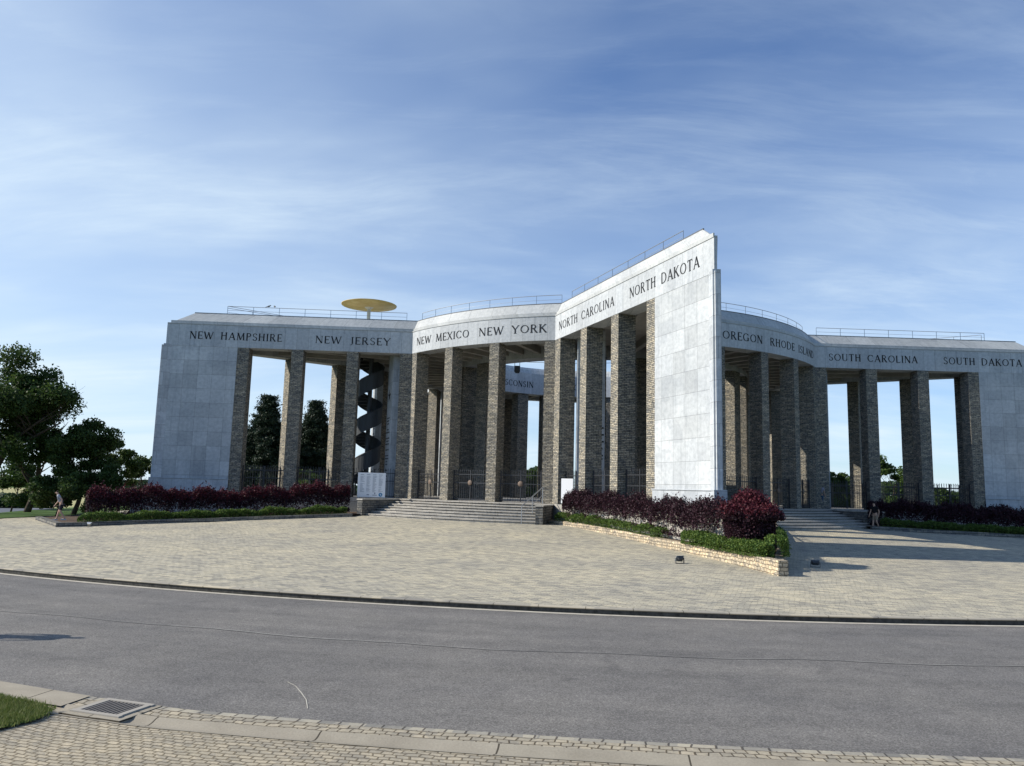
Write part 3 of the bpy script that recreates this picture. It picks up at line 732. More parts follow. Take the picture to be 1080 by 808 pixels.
for i in range(na):
    a,b=i*3,(i+1)*3; p,q=dv(a),dv(b)
    for j in range(len(rad)-1):
        ra,rb=rad[j],rad[j+1]; key=(i//5,j//3)
        if key not in pick: pick[key]=rr.choice([1,2,3,3,1,2])
        mi=0 if rb<=195 else pick[key]
        if 240<=a<=320:                # valley on the left: ripe strip, then a green one
            mi=0 if rb<=195 else (2 if rb<=420 else 1 if rb<=1000 else 3)
        P=[p*ra,q*ra,q*rb,p*rb]
        def dz_(az,r): return -2.6*max(0,min(1,(az-250)/6))*max(0,min(1,(318-az)/6))*max(0,min(1,(r-41)/12))*max(0,min(1,(140-r)/70)) + (.37 if abs(r-41)<.1 else 0)
        zz=[tz(ra)+dz_(a,ra),tz(ra)+dz_(b,ra),tz(rb)+dz_(b,rb),tz(rb)+dz_(a,rb)]
        P=[(x.x,x.y,z) for x,z in zip(P,zz)]
        if ra==0: P=P[1:]
        mb.face(P[::-1],mi=mi)
te=mb.build('terrain',[M['grass'],M['fgreen'],M['fwheat'],M['fdark']]); te.location=(CX,CY,0); tag(te,kind='structure')

# ------------------------------------------------------------------ foliage
def leafmat(name,cols,trans=.35,tr=(.2,.35,.06)):
    m=mat(name,cols[1],.6,.25); n=N(m)
    g=n.n('ShaderNodeNewGeometry'); c=n.ramp(g.outputs['Random Per Island'],[(0,cols[0]),(.5,cols[1]),(1,cols[2])]); n.base(c)
    t=n.n('ShaderNodeBsdfTranslucent'); n.l(n.mix(1,c,tr,'MULTIPLY') if False else c,t.inputs['Color'])
    mx=n.n('ShaderNodeMixShader'); mx.inputs[0].default_value=trans; out=n.t.nodes['Material Output']
    n.l(n.b.outputs[0],mx.inputs[1]); n.l(t.outputs[0],mx.inputs[2]); n.l(mx.outputs[0],out.inputs['Surface']); return m
M['lf_tree']=leafmat('tree_leaf',[(.026,.052,.012),(.045,.082,.020),(.085,.125,.030)],.35)
M['lf_light']=leafmat('light_leaf',[(.045,.085,.018),(.07,.12,.028),(.11,.17,.04)],.35)
M['lf_con']=leafmat('conifer_needle',[(.010,.022,.012),(.017,.034,.017),(.028,.048,.022)],.12)
M['lf_purple']=leafmat('purple_leaf',[(.016,.008,.012),(.034,.013,.020),(.068,.026,.038)],.22)
M['lf_red']=leafmat('red_tip_leaf',[(.036,.009,.014),(.080,.014,.024),(.15,.03,.042)],.28)
M['lf_box']=leafmat('box_leaf',[(.035,.075,.014),(.07,.13,.024),(.17,.23,.045)],.3)
M['lf_far']=leafmat('far_leaf',[(.025,.05,.02),(.04,.07,.03),(.055,.09,.04)],.2)
M['bark']=mat('bark',(.07,.055,.042),.95,.1); n=N(M['bark']); n.base(n.ramp(n.noise(n.obj(),6,5,.7),[(.3,(.035,.028,.022)),(.7,(.10,.08,.06))]))
M['barkg']=mat('grey_stem',(.17,.15,.13),.95,.1)
M['soil']=field('soil',(.07,.05,.035),(.13,.095,.07),3.0)
def leaves(name,P,size,m,parent,aspect=.6,flat=0.0):
    P=np.asarray(P,dtype=np.float64); n=len(P)
    a=rng.normal(size=(n,3)); a/=np.linalg.norm(a,axis=1)[:,None]
    b=rng.normal(size=(n,3)); b-=(b*a).sum(1)[:,None]*a; b/=np.linalg.norm(b,axis=1)[:,None]
    s=size*(.6+.8*rng.random((n,1)))
    u=a*s*.5; w=b*s*.5*aspect
    V=np.stack([P-u,P+w*1.0+u*.0,P+u,P-w],axis=1).reshape(-1,3)
    me=bpy.data.meshes.new(name); me.vertices.add(n*4); me.vertices.foreach_set('co',V.astype(np.float32).ravel())
    me.loops.add(n*4); me.loops.foreach_set('vertex_index',np.arange(n*4,dtype=np.int32))
    me.polygons.add(n); me.polygons.foreach_set('loop_start',np.arange(0,n*4,4,dtype=np.int32)); me.polygons.foreach_set('loop_total',np.full(n,4,dtype=np.int32))
    me.materials.append(m); me.update(calc_edges=True); me.validate()
    o=bpy.data.objects.new(name,me); COL.objects.link(o)
    if parent is not None: o.parent=parent
    return o
def tree(loc,h,cr,label,name='leafy_tree',lm='lf_tree',nl=22000,lsize=.22,seed=1,trunk=.22,base=.28,lean=(0,0),clumps=46,group=None,cat='tree',squash=1.0):
    r=random.Random(seed); g=np.random.default_rng(seed)
    t=empty(name,loc,r.uniform(0,6),label=label,cat=cat,group=group)
    mb=MB(); tips=[]
    def br(p,d,L,rad,lev):
        pts=[p]; rs=[rad]; q=p.copy(); dd=d.copy(); ns=4
        for i in range(ns):
            dd=(dd+Vector((r.uniform(-.22,.22),r.uniform(-.22,.22),r.uniform(-.05,.16)))).normalized(); q=q+dd*L/ns; pts.append(q.copy()); rs.append(rad*(1-.62*(i+1)/ns))
        mb.tube(pts,rs,7 if lev<2 else 5)
        if lev>=3: tips.append(q); return
        for j in range(r.choice([3,4]) if lev else 7):
            f=r.uniform(.45,1) if lev else r.uniform(.38,1); i=min(int(f*ns),ns-1); o=pts[i].lerp(pts[i+1],f*ns-i)
            az=r.uniform(0,2*math.pi); el=r.uniform(.1,.9); nd=Vector((math.cos(az)*math.cos(el),math.sin(az)*math.cos(el),math.sin(el)))
            nd=(nd+dd*.45).normalized(); br(o,nd,L*r.uniform(.42,.62),rs[i]*.55,lev+1)
        tips.append(q)
    br(Vector((0,0,-.2)),Vector((lean[0],lean[1],1)).normalized(),h*.62,trunk,0)
    mb.build('trunk',M['bark'],t,smooth=True)
    # leaf clumps round the branch tips and over an uneven crown
    cz=h*(base+(1-base)/2); hz=h*(1-base)/2; cl=[]
    for p in tips:
        v=Vector((p.x/cr,p.y/cr,(p.z-cz)/hz))
        if v.length<1.1: cl.append(p)
    r.shuffle(cl); cl=cl[:int(clumps*.55)]
    while len(cl)<clumps:
        v=Vector((r.gauss(0,1),r.gauss(0,1),r.gauss(0,1))).normalized()*r.uniform(.45,.93)
        z=v.z; wdt=1-.25*max(z,0)
        cl.append(Vector((v.x*cr*wdt,v.y*cr*wdt,cz+z*hz)))
    P=[]; per=nl//len(cl)
    for c in cl:
        k=r.uniform(.13,.29)*cr
        d=g.normal(size=(per,3)); d/=np.linalg.norm(d,axis=1)[:,None]; d*= (g.random((per,1))**.45)*k*np.array([[1.15,1.15,.72]])
        d+=g.normal(size=(per,3))*k*.12
        P.append(d+np.array(c)[None,:])
    P=np.concatenate(P); P=P[P[:,2]>h*base*.55]
    leaves('crown',P,lsize,M[lm],t,.6); return t
def conifer(loc,h,r0,label,seed):
    g=np.random.default_rng(seed); t=empty('conifer',loc,seed,label=label,cat='conifer',group='dark conifers behind the left arm')
    mb=MB(); mb.tube([(0,0,-.2),(0,0,h*.95)],[.2,.03],8); P=[]
    z=.4
    while z<h*.99:
        f=1-z/h; rr=r0*(f**.86)*(1+.0*z); nb=max(5,int(15*f)+4)
        for j in range(nb):
            a=g.random()*6.283; L=rr*g.uniform(.6,1.1); k=int(80+330*f)
            s=g.random(k)**.7; x=s*L; wd=(1-s)*.6+.2
            px=np.cos(a)*x+g.normal(size=k)*wd*.5; py=np.sin(a)*x+g.normal(size=k)*wd*.5; pz=z+s*L*.18-g.random(k)*.22*L*.5+g.normal(size=k)*.07
            P.append(np.stack([px,py,pz],1)); P.append(np.stack([px*.75+g.normal(size=k)*.3,py*.75+g.normal(size=k)*.3,pz+.15],1)); mb.tube([(0,0,z),(math.cos(a)*L*.9,math.sin(a)*L*.9,z+L*.12)],[.03,.01],4,False)
        z+=.26+.12*f
    mb.build('trunk',M['bark'],t); leaves('crown',np.concatenate(P),.24,M['lf_con'],t,.35); return t
def G(x,y,dz=0): return (x,y,gz(x,y)+dz)
def at(px,Y,py=520):                 # world x for an image column at depth Y (survey help only)
    return (px-540+(py-404)*.0256)/820.97*Y
def T_(px,Y,**k):
    x=at(px,Y); r=math.hypot(x-CX,Y-CY); z=GR(r) if r<46 else tz(r)
    return (x,Y,z)
tree(T_(-10,50),10.5,4.3,'tall spreading broadleaf tree at the left edge of the picture',seed=3,nl=52000,lsize=.19,trunk=.34,base=.20,clumps=70)
tree(T_(36,53),6.9,2.5,'dark many-branched tree with bare lower limbs, second from the left edge',seed=8,nl=14000,lsize=.17,trunk=.24,base=.36,clumps=30)
tree(T_(84,51),6.3,2.7,'leaning broadleaf tree with ragged top above the left end of the purple hedge',seed=14,nl=34000,lsize=.17,trunk=.17,base=.12,lean=(.25,0),clumps=44)
tree(T_(131,58),5.6,1.75,'small rounded tree between the leaning tree and the marble pier',seed=21,nl=11000,lsize=.18,trunk=.12,base=.12,clumps=26)
tree(T_(163,66),4.9,1.9,'small bush-like tree half hidden by the left marble pier',seed=22,nl=9000,lsize=.18,trunk=.1,base=.05,clumps=24)
tree(T_(66,47),3.0,1.9,'low dark thicket in front of the trees, left of the purple hedge',name='thicket',cat='shrub',seed=23,nl=12000,lsize=.16,trunk=.08,base=.12,clumps=26)
tree(T_(112,50),3.4,2.0,'dark shrub with foliage down to the ground behind the left end of the hedge',name='shrub',cat='shrub',seed=61,nl=14000,lsize=.15,trunk=.07,base=.02,clumps=30)
tree(T_(20,58),3.2,2.4,'low dark shrub at the foot of the left trees',name='shrub',cat='shrub',seed=62,nl=12000,lsize=.16,trunk=.07,base=.02,clumps=30)
conifer(T_(280,74),10.5,5.2,'broader dark conifer seen between the first two pillars of the left arm',5)
conifer(T_(331,78),10.4,5.0,'narrower dark conifer seen right of the second left pillar',6)
tree(T_(328,71),3.6,1.3,'small yellow-green bush in front of the right dark conifer',name='bush',cat='shrub',lm='lf_light',seed=31,nl=5000,lsize=.14,trunk=.05,base=.05,clumps=16)
for i,(px,Y,h,c,lm,lb) in enumerate([(868,84,4.6,2.2,'lf_tree','bushy tree seen left of the first pillar of the right arm'),(884,88,5.6,2.4,'lf_tree','bushy tree left of the taller tree behind the right arm'),(903,90,5.2,2.4,'lf_light','lighter bushy tree hidden partly by the first right pillar'),
    (933,84,6.9,2.7,'lf_light','taller rounded tree behind the second gap of the right arm'),(985,92,4.2,2.3,'lf_tree','low leafy tree in the third gap of the right arm'),(1004,95,4.4,2.2,'lf_tree','low leafy tree beside the last pillar of the right arm'),
    (489,104,6.5,2.6,'lf_tree','tree glimpsed through the court between second and third gate pillars'),(551,108,5.8,2.4,'lf_tree','tree glimpsed through the court behind the right gate')]):
    tree(T_(px,Y),h,c,lb,lm=lm,seed=40+i,nl=10000,lsize=.22,trunk=.12,base=.05,clumps=26)
# far woods and hedgerows
def wood(px0,px1,Y,h,dens,label,lsize=1.6,dep=25):
    n=int(dens); x0,x1=at(px0,Y),at(px1,Y); xs=rng.uniform(x0,x1,n); ys=Y+rng.uniform(0,dep,n)
    r=math.hypot((x0+x1)/2-CX,Y-CY); z0=tz(r)
    hh=h*(.55+.45*np.abs(np.sin(xs*.11)+.6*np.sin(xs*.047+1)+.4*np.sin(xs*.31))/1.6); z=z0-1+ (rng.random(n)**.6)*(hh+1)
    o=leaves('far_wood',np.stack([xs,ys,z],1),lsize,M['lf_far'],None,.9); tag(o,label,'wood',None,'stuff'); return o
wood(-160,60,1000,12,5000,'dark far wood below the horizon beyond the green field',4.5,70)
wood(60,200,900,9,2500,'far hedgerow to the right of the valley wood',4,60)
wood(-60,50,190,4.5,2600,'rounded hedgerow bushes at the foot of the ripe field',1.1,14)
wood(250,620,600,13,5500,'far tree belt seen through the memorial',4,50)
wood(840,1200,500,13,6500,'far tree belt behind the right arm',3.6,50)
wood(850,1100,130,10.0,15000,'near tree belt down the slope behind the right arm',.7,14)
wood(470,600,150,9.0,6000,'tree belt down the slope seen through the court',.8,14)
wood(95,420,170,8.2,14000,'tree belt down the slope behind the left arm',.9,14)
# two barns in the valley
def barn(px,Y,L,W,H,rh,rot,label,zt=-2.35):
    x=at(px,Y); b=empty('farm_building',(x,Y,EYE+zt-H-rh),rot,label=label,cat='building')
    m=MB(); m.prism([(-L/2,-W/2),(L/2,-W/2),(L/2,W/2),(-L/2,W/2)],-3,H)
    for sx in(-1,1): m.face([(sx*L/2,-W/2,H),(sx*L/2,W/2,H),(sx*L/2,0,H+rh)])
    m.build('wall',M['conc'],b)
    m=MB(); e=.3
    for sy in(-1,1):
        m.face([(-L/2-e,sy*(W/2+e),H-.12),(L/2+e,sy*(W/2+e),H-.12),(L/2+e,0,H+rh+.02),(-L/2-e,0,H+rh+.02)])
    m.build('roof',mat('slate_roof',(.16,.17,.19),.7,.3),b)
    m=MB()
    for i in range(3): m.box((-L/3+i*L/3,-W/2-.02,H*.5),(1.2,.06,1.1))
    m.build('window',M['darkpl'],b)
barn(28,105,6.5,6,2.6,1.5,.3,'low grey-roofed farm building down the slope at the far left',-4.3)
barn(57,112,5.5,6,2.4,1.3,-.2,'smaller pale farm building right of the grey-roofed one at far left',-4.5)

# ------------------------------------------------------------------ planted beds
# left bed
def path_len(p):
    L=[0]
    for a,b in zip(p[:-1],p[1:]): L.append(L[-1]+math.hypot(b[0]-a[0],b[1]-a[1]))
    return L
def along(p,L,s):
    i=max(k for k in range(len(L)) if L[k]<=s+1e-9); i=min(i,len(p)-2); f=(s-L[i])/(L[i+1]-L[i])
    x=p[i][0]+(p[i+1][0]-p[i][0])*f; y=p[i][1]+(p[i+1][1]-p[i][1])*f
    d=Vector((p[i+1][0]-p[i][0],p[i+1][1]-p[i][1],0)).normalized(); return x,y,d
def sprigs(bases,g,up=.22,spread=.5,n=9):
    out=[]
    for b in bases:
        L=up*(.45+g.random()); d=np.array([g.normal()*spread,g.normal()*spread,1.0]); d/=np.linalg.norm(d)
        for k in range(n):
            out.append(tuple(np.array(b)+d*L*k/n+g.normal(size=3)*.018))
    return out
def hedge(name,path,w,h,z0f,lm,label,cat,lsize,dens,bump=.18,floor=0.0,red=None,stems=True,clump=0,group=None,seed=1,hprof=None):
    g=np.random.default_rng(seed); L=path_len(path); tot=L[-1]; x0,y0=path[0]
    root=empty(name,(x0,y0,z0f(x0,y0)),0,label=label,cat=cat,group=group)
    n=int(dens*tot); s=g.random(n)*tot; ph=g.uniform(0,6.28,8)
    top=[];low=[]
    for i in range(n):
        si=s[i]; x,y,d=along(path,L,si); nx,ny=-d.y,d.x
        hh=h*(hprof(si/tot) if hprof else 1)
        bb=1+bump*(.5*math.sin(si*2.1+ph[0])+.35*math.sin(si*4.7+ph[1])+.25*math.sin(si*9.3+ph[2]))
        ww=w/2*(1+bump*(.5*math.sin(si*3.1+ph[3])+.4*math.sin(si*6.9+ph[4])))
        if clump:
            c=abs(math.sin(math.pi*si/clump)); bb*=.55+.5*c**.5; ww*=.6+.45*c**.5
        e=min(si,tot-si); endf=min(1,(e/(w*.5)+.15))**.5; ww*=endf
        a=g.uniform(-.25,math.pi+.25); rr=1-abs(g.normal())*.20+(g.random()<.12)*g.random()*.16*(w<1.9 or 1)
        u=math.copysign(abs(math.cos(a))**.6,math.cos(a))*rr; v=math.copysign(abs(math.sin(a))**.6,math.sin(a))*rr
        vb=(v+.3)/1.3; zz=floor*hh+(1-floor)*hh*bb*max(vb,0.02)*(.9+.1*endf)+abs(g.normal())*.05*h
        if floor and vb<.35 and g.random()<.45: continue
        X=x+nx*ww*u; Y=y+ny*ww*u; p=(X-x0,Y-y0,z0f(X,Y)-z0f(x0,y0)+zz)
        (top if (red and v>.55 and g.random()<.75) else low).append(p)
    if 'purple' in name:
        cand=[p for p in (low+top) if p[2]>.6*h+ (z0f(x0,y0)-z0f(x0,y0))]
        bs=[cand[int(g.random()*len(cand))] for _ in range(int(tot*26))]
        low+=sprigs(bs,g)
    leaves('foliage',low,lsize,M[lm],root)
    if top: leaves('young_shoots',top,lsize*.9,M[red],root)
    if stems:
        mb=MB(); k=0.2
        while k<tot-.2:
            x,y,d=along(path,L,k); b=Vector((x-x0,y-y0,z0f(x,y)-z0f(x0,y0)-.02))
            for j in range(3):
                t=b+Vector((g.uniform(-.3,.3),g.uniform(-.3,.3),h*.75)); m_=b.lerp(t,.5)+Vector((g.uniform(-.1,.1),g.uniform(-.1,.1),0)); mb.tube([b,m_,t],[.028,.02,.008],5)
            k+=.55+g.random()*.3
        mb.build('stem',M['barkg'],root)
    return root
def bed(name,poly,zt_f,m,label,cat,wallpoly,wt,wm,wname,hgt,closed=False):
    pass
# --- front bed in front of the near tip
apex=(8.16,23.95)
edge=[(2.1,43.2),(3.95,39.2),(5.3,35.7),(6.37,32.4),(7.2,29.5),(7.85,26.9),apex]
back=[(8.42,24.3),(9.9,28.2),(11.6,33.0),(13.3,38.6),(14.3,42.2)]
def wall_h(x,y): return .20+.26*max(0,min(1,(43-y)/19.0))
wallroot=MB()
def low_wall(path,thick,hf,name,m,label,cat,cope=True,both=False):
    mb=MB(); L=path_len(path); nseg=int(L[-1]/.45); pts=[]
    for i in range(nseg+1):
        x,y,d=along(path,L,L[-1]*i/nseg*.99999); pts.append((x,y,Vector((-d.y,d.x,0))))
    rj=random.Random(2)
    for (a,b) in zip(pts[:-1],pts[1:]):
        Q=[]
        for (x,y,nn) in(a,b):
            zb=gz(x,y)-.05; zt=gz(x,y)+hf(x,y); Q.append((Vector((x,y,0)),nn,zb,zt))
        (pa,na_,za,ta),(pb_,nb_,zb,tb)=Q
        o1,o2=pa,pb_; i1,i2=pa+na_*thick,pb_+nb_*thick
        def V(p,z): return (p.x,p.y,z)
        mb.face([V(o1,za),V(o2,zb),V(o2,tb),V(o1,ta)]); mb.face([V(i2,zb),V(i1,za),V(i1,ta),V(i2,tb)])
        mb.face([V(o1,ta),V(o2,tb),V(i2,tb),V(i1,ta)])
    for (x,y,nn) in(pts[0],pts[-1]):
        p=Vector((x,y,0)); q=p+nn*thick; mb.face([(p.x,p.y,gz(x,y)-.05),(q.x,q.y,gz(x,y)-.05),(q.x,q.y,gz(x,y)+hf(x,y)),(p.x,p.y,gz(x,y)+hf(x,y))])
    return mb.build(name,m,label=label,cat=cat)
low_wall(edge[::-1],-.32,wall_h,'retaining_wall',M['rublight'],'low pale rubble wall edging the pointed planting bed','wall')
low_wall(back,.32,lambda x,y:.40,'retaining_wall',M['rublight'],'low rubble wall on the shaded side of the pointed bed','wall')
mb=MB(); P=[(x+.12,y) for x,y in edge]+[(8.35,24.6)]+[(x-.12,y) for x,y in back[1:]]
C2=(8.6,33)
for i in range(len(P)):
    a,b=P[i],P[(i+1)%len(P)]; mb.face([(a[0],a[1],gz(*a)+wall_h(*a)-.06),(b[0],b[1],gz(*b)+wall_h(*b)-.06),(C2[0],C2[1],gz(*C2)+.45)])
tag(mb.build('planting_soil',M['soil']),kind='structure')
soil=lambda x,y: gz(x,y)+wall_h(x,y)-.02
hedge('purple_hedge',[(3.1,42.6),(4.8,39.1),(6.15,35.7),(7.15,32.4),(7.95,29.2)],1.05,1.52,soil,'lf_purple','long dark purple hedge with bare stems in front of the sunlit marble pier','hedge',.085,3900,.22,.10,'lf_purple',True,seed=2,hprof=lambda f:.92+.1*f)
def dome(name,c,rx,rz_,z0,label,seed,n=36000):
    g=np.random.default_rng(seed); root=empty(name,(c[0],c[1],z0),0,label=label,cat='bush'); top=[];low=[]; mb=MB()
    lob=[(g.normal(size=3),g.uniform(.12,.34)) for _ in range(20)]
    for i in range(n):
        d=g.normal(size=3); d/=np.linalg.norm(d)
        if d[2]<-.55: continue
        k=1.0
        for a,w in lob:
            a=a/np.linalg.norm(a); q=float(d@a)
            if q>.80 and d[2]>.05: k+=w*(q-.80)/.20
        k*=.84*(1-abs(g.normal())*.15+(g.random()<.10)*g.random()*.14)
        hz=abs(d[2])**.7*(1 if d[2]>0 else -1)
        p=(d[0]*rx*k,d[1]*rx*k,rz_*.62+hz*rz_*.5*k if d[2]>0 else rz_*.62+d[2]*rz_*.95*k)
        (top if d[2]>.12+.3*g.random() else low).append(p)
    bs=[top[int(g.random()*len(top))] for _ in range(170)]; top+=sprigs(bs,g,.26,.7)
    bs=[low[int(g.random()*len(low))] for _ in range(60)]; low+=sprigs(bs,g,.2,1.2)
    leaves('foliage',low,.08,M['lf_purple'],root); leaves('young_shoots',top,.08,M['lf_red'],root)
    for i in range(9):
        a=g.uniform(0,6.28); r=g.uniform(.1,.4); mb.tube([(r*math.cos(a)*.5,r*math.sin(a)*.5,-.05),(r*math.cos(a),r*math.sin(a),.6),(2*r*math.cos(a),2*r*math.sin(a),1.2)],[.03,.02,.01],5)
    mb.build('stem',M['barkg'],root)
dome('red_bush',(8.42,27.6),1.05,1.66,soil(8.2,27.4),'rounded crimson-topped bush at the near end of the purple hedge',3)
if False: hedge('red_bush',[(7.15,25.9),(7.95,24.4)],1.9,1.72,soil,'lf_purple','rounded crimson-topped bush at the near end of the purple hedge','bush',.085,17000,.30,.02,'lf_red',True,seed=3)
hedge('box_hedge',[(2.6,42.8),(4.32,39.2),(5.67,35.8),(6.55,33.0)],.6,.42,soil,'lf_box','clumpy low green edging hedge in front of the far half of the purple hedge','hedge',.06,1500,.2,0,None,False,clump=1.6,seed=4)
hedge('box_hedge',[(7.0,31.3),(7.72,28.4),(8.35,25.3)],.75,.47,soil,'lf_box','bright green low hedge filling the tip of the pointed bed','hedge',.06,3300,.15,0,None,False,seed=5)
hedge('box_hedge',[(8.7,25.7),(9.8,29.0),(11.0,32.6)],.8,.6,soil,'lf_box','low green hedge on the shaded right side of the pointed bed','hedge',.06,2600,.15,0,None,False,seed=6)
# --- left bed
ledge=[(-21.85,38.4),(-18.7,42.0),(-15.2,44.2),(-9.2,46.5)]
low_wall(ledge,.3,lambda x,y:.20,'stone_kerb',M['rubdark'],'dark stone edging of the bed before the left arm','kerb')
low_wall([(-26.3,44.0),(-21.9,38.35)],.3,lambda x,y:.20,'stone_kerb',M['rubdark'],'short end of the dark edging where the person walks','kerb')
mb=MB(); P=[(-21.7,38.75),(-18.6,42.3),(-15.1,44.45),(-9.2,46.8),(-8.0,50.6),(-16,50.9),(-24.5,50.9),(-26.1,44.2)]
mb.face([(x,y,gz(x,y)+.15) for x,y in P]); tag(mb.build('bed_soil',M['soil']),kind='structure')
soil2=lambda x,y: gz(x,y)+.15
hedge('purple_hedge',[(-22.5,42.0),(-18.8,44.9),(-14.6,46.9),(-9.9,48.9)],1.3,1.62,soil2,'lf_purple','long purple hedge in front of the shaded left arm','hedge',.10,3900,.16,.0,'lf_red',True,seed=12,hprof=lambda f:.95+.06*math.sin(f*9))
hedge('box_hedge',[(-21.6,39.7),(-18.4,43.1),(-15.0,45.1),(-9.7,47.3)],.8,.45,soil2,'lf_box','low green hedge along the foot of the left purple hedge','hedge',.075,2100,.18,0,None,False,clump=2.3,seed=13)
# --- right bed
redge=[(21.4,46.4),(24.8,46.3),(31,47.2),(38,48.2)]
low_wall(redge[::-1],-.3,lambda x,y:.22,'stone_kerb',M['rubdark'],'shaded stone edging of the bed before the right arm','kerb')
mb=MB(); P=[(21.4,46.6),(24.8,46.5),(31,47.4),(38,48.4),(39,52),(38,52.6),(29,53.1),(22,53.2)]
mb.face([(x,y,gz(x,y)+.16) for x,y in P]); tag(mb.build('bed_soil',M['soil']),kind='structure')
soil3=lambda x,y: gz(x,y)+.15
hedge('purple_hedge',[(22.4,49.0),(26.0,48.6),(31,49.2),(37.5,50.2)],1.3,1.45,soil3,'lf_purple','near-black purple hedge in the shade of the right arm','hedge',.11,3000,.18,.0,'lf_purple',False,seed=22)
hedge('box_hedge',[(22.4,47.4),(25.2,47.2),(31,48.0),(37,48.9)],.8,.45,soil3,'lf_box','low green hedge in shade along the right bed','hedge',.08,1700,.18,0,None,False,seed=23)

# lawn at the left beyond the plaza
mb=MB(); LP=[]
for i in range(25):
    az=241+ (305-241)*i/24; LP.append((az,39.8-max(0,az-243)*.5 if az<250 else 36))
for (a,ra),(b,rb) in zip(LP[:-1],LP[1:]):
    ro=41.2 if a>=250 else 45.9; P=[dv(a)*ra,dv(b)*rb,dv(b)*ro,dv(a)*ro]
    mb.face([(p.x,p.y,GR(p.length)+.03) for p in P][::-1])
lo=mb.build('lawn',M['grass']); lo.location=(CX,CY,0); tag(lo,kind='structure')
# near grass patch at bottom left
def grass_patch():
    g=np.random.default_rng(4); P=[]
    poly=[(-7,9.9),(-5.85,9.47),(-5.37,9.28),(-4.95,9.0),(-4.92,8.62),(-5.07,8.35),(-5.25,8.0),(-7,7.2)]
    m=MB(); z=NZ+.052; m.face([(x,y,z) for x,y in poly]); so=m.build('grass_verge',M['grass']); tag(so,kind='structure')
    def inside(x,y):
        c=False; n=len(poly); j=n-1
        for i in range(n):
            if (poly[i][1]>y)!=(poly[j][1]>y) and x<(poly[j][0]-poly[i][0])*(y-poly[i][1])/(poly[j][1]-poly[i][1])+poly[i][0]: c=not c
            j=i
        return c
    V=[];F=[]
    while len(F)<34000:
        x=g.uniform(-6.9,-4.8); y=g.uniform(7.2,9.9)
        if not inside(x+g.normal()*.03,y+g.normal()*.03): continue
        h=g.uniform(.02,.055); a=g.random()*6.28; w=.003+.003*g.random(); l=g.normal(size=2)*.02; n=len(V)
        V+=[(x-w*math.cos(a),y-w*math.sin(a),z-.002),(x+w*math.cos(a),y+w*math.sin(a),z-.002),(x+l[0],y+l[1],z+h)]; F.append((n,n+1,n+2))
    me=bpy.data.meshes.new('grass_blades'); me.from_pydata(V,[],F); me.materials.append(leafmat('blade',[(.08,.11,.025),(.12,.17,.035),(.26,.26,.10)],.3)); o=bpy.data.objects.new('grass_blades',me); COL.objects.link(o); tag(o,'short green grass at the bottom left corner','grass',None,'stuff')
grass_patch()
# drain grate set in the gutter
gr=empty('drain_grate',(-3.27,8.63,NZ+.035),R_(-11),label='cast iron drain grate with slanting bars in the near gutter',cat='drain')
gr.location=(-4.40,9.20,NZ+.010); gr.rotation_euler=(0,0,R_(-18))
m=MB()
W_,D_=.58,.48
for y in(-D_/2,D_/2): m.box((0,y,.012),(W_+.1,.06,.03))
for x in(-W_/2,W_/2): m.box((x,0,.0115),(.07,D_-.05,.03))
m.build('frame',mat('worn_cast_iron',(.34,.315,.27),.85,.2),gr)
m=MB()
for i in range(9):
    x=-W_/2+.075+i*(W_-.15)/8; m.box((x,0,.020),(.022,D_-.08,.010))
m.build('bars',mat('rusty_iron',(.17,.155,.14),.7,.3),gr)
m=MB(); m.box((0,0,.0125),(W_-.05,D_-.05,.003)); q_=MB(); q_.prism([(-W_/2-.13,-D_/2-.10),(W_/2+.13,-D_/2-.10),(W_/2+.13,D_/2+.05),(-W_/2-.13,D_/2+.05)],-.06,.0105); q_.build('concrete_seat',M['gutter'],gr)
m.build('sump',mat('dark_sump',(.008,.008,.008),.9,.1),gr)
# concrete slab left of the grate
mb=MB()
for i in range(20):
    a,b=192.35+i*.6,192.95+i*.6; P=[dv(a)*(54.2+NRO(a)),dv(b)*(54.2+NRO(b)),dv(b)*(54.66+NRO(b)),dv(a)*(54.66+NRO(a))]
    mb.face([(p.x,p.y,NZ+.024) for p in P][::-1],uv=[(R_(x)*55,y) for x,y in((a,.1),(b,.1),(b,.8),(a,.8))][::-1])
so=mb.build('concrete_apron',M['gutter']); so.location=(CX,CY,0); tag(so,kind='structure')

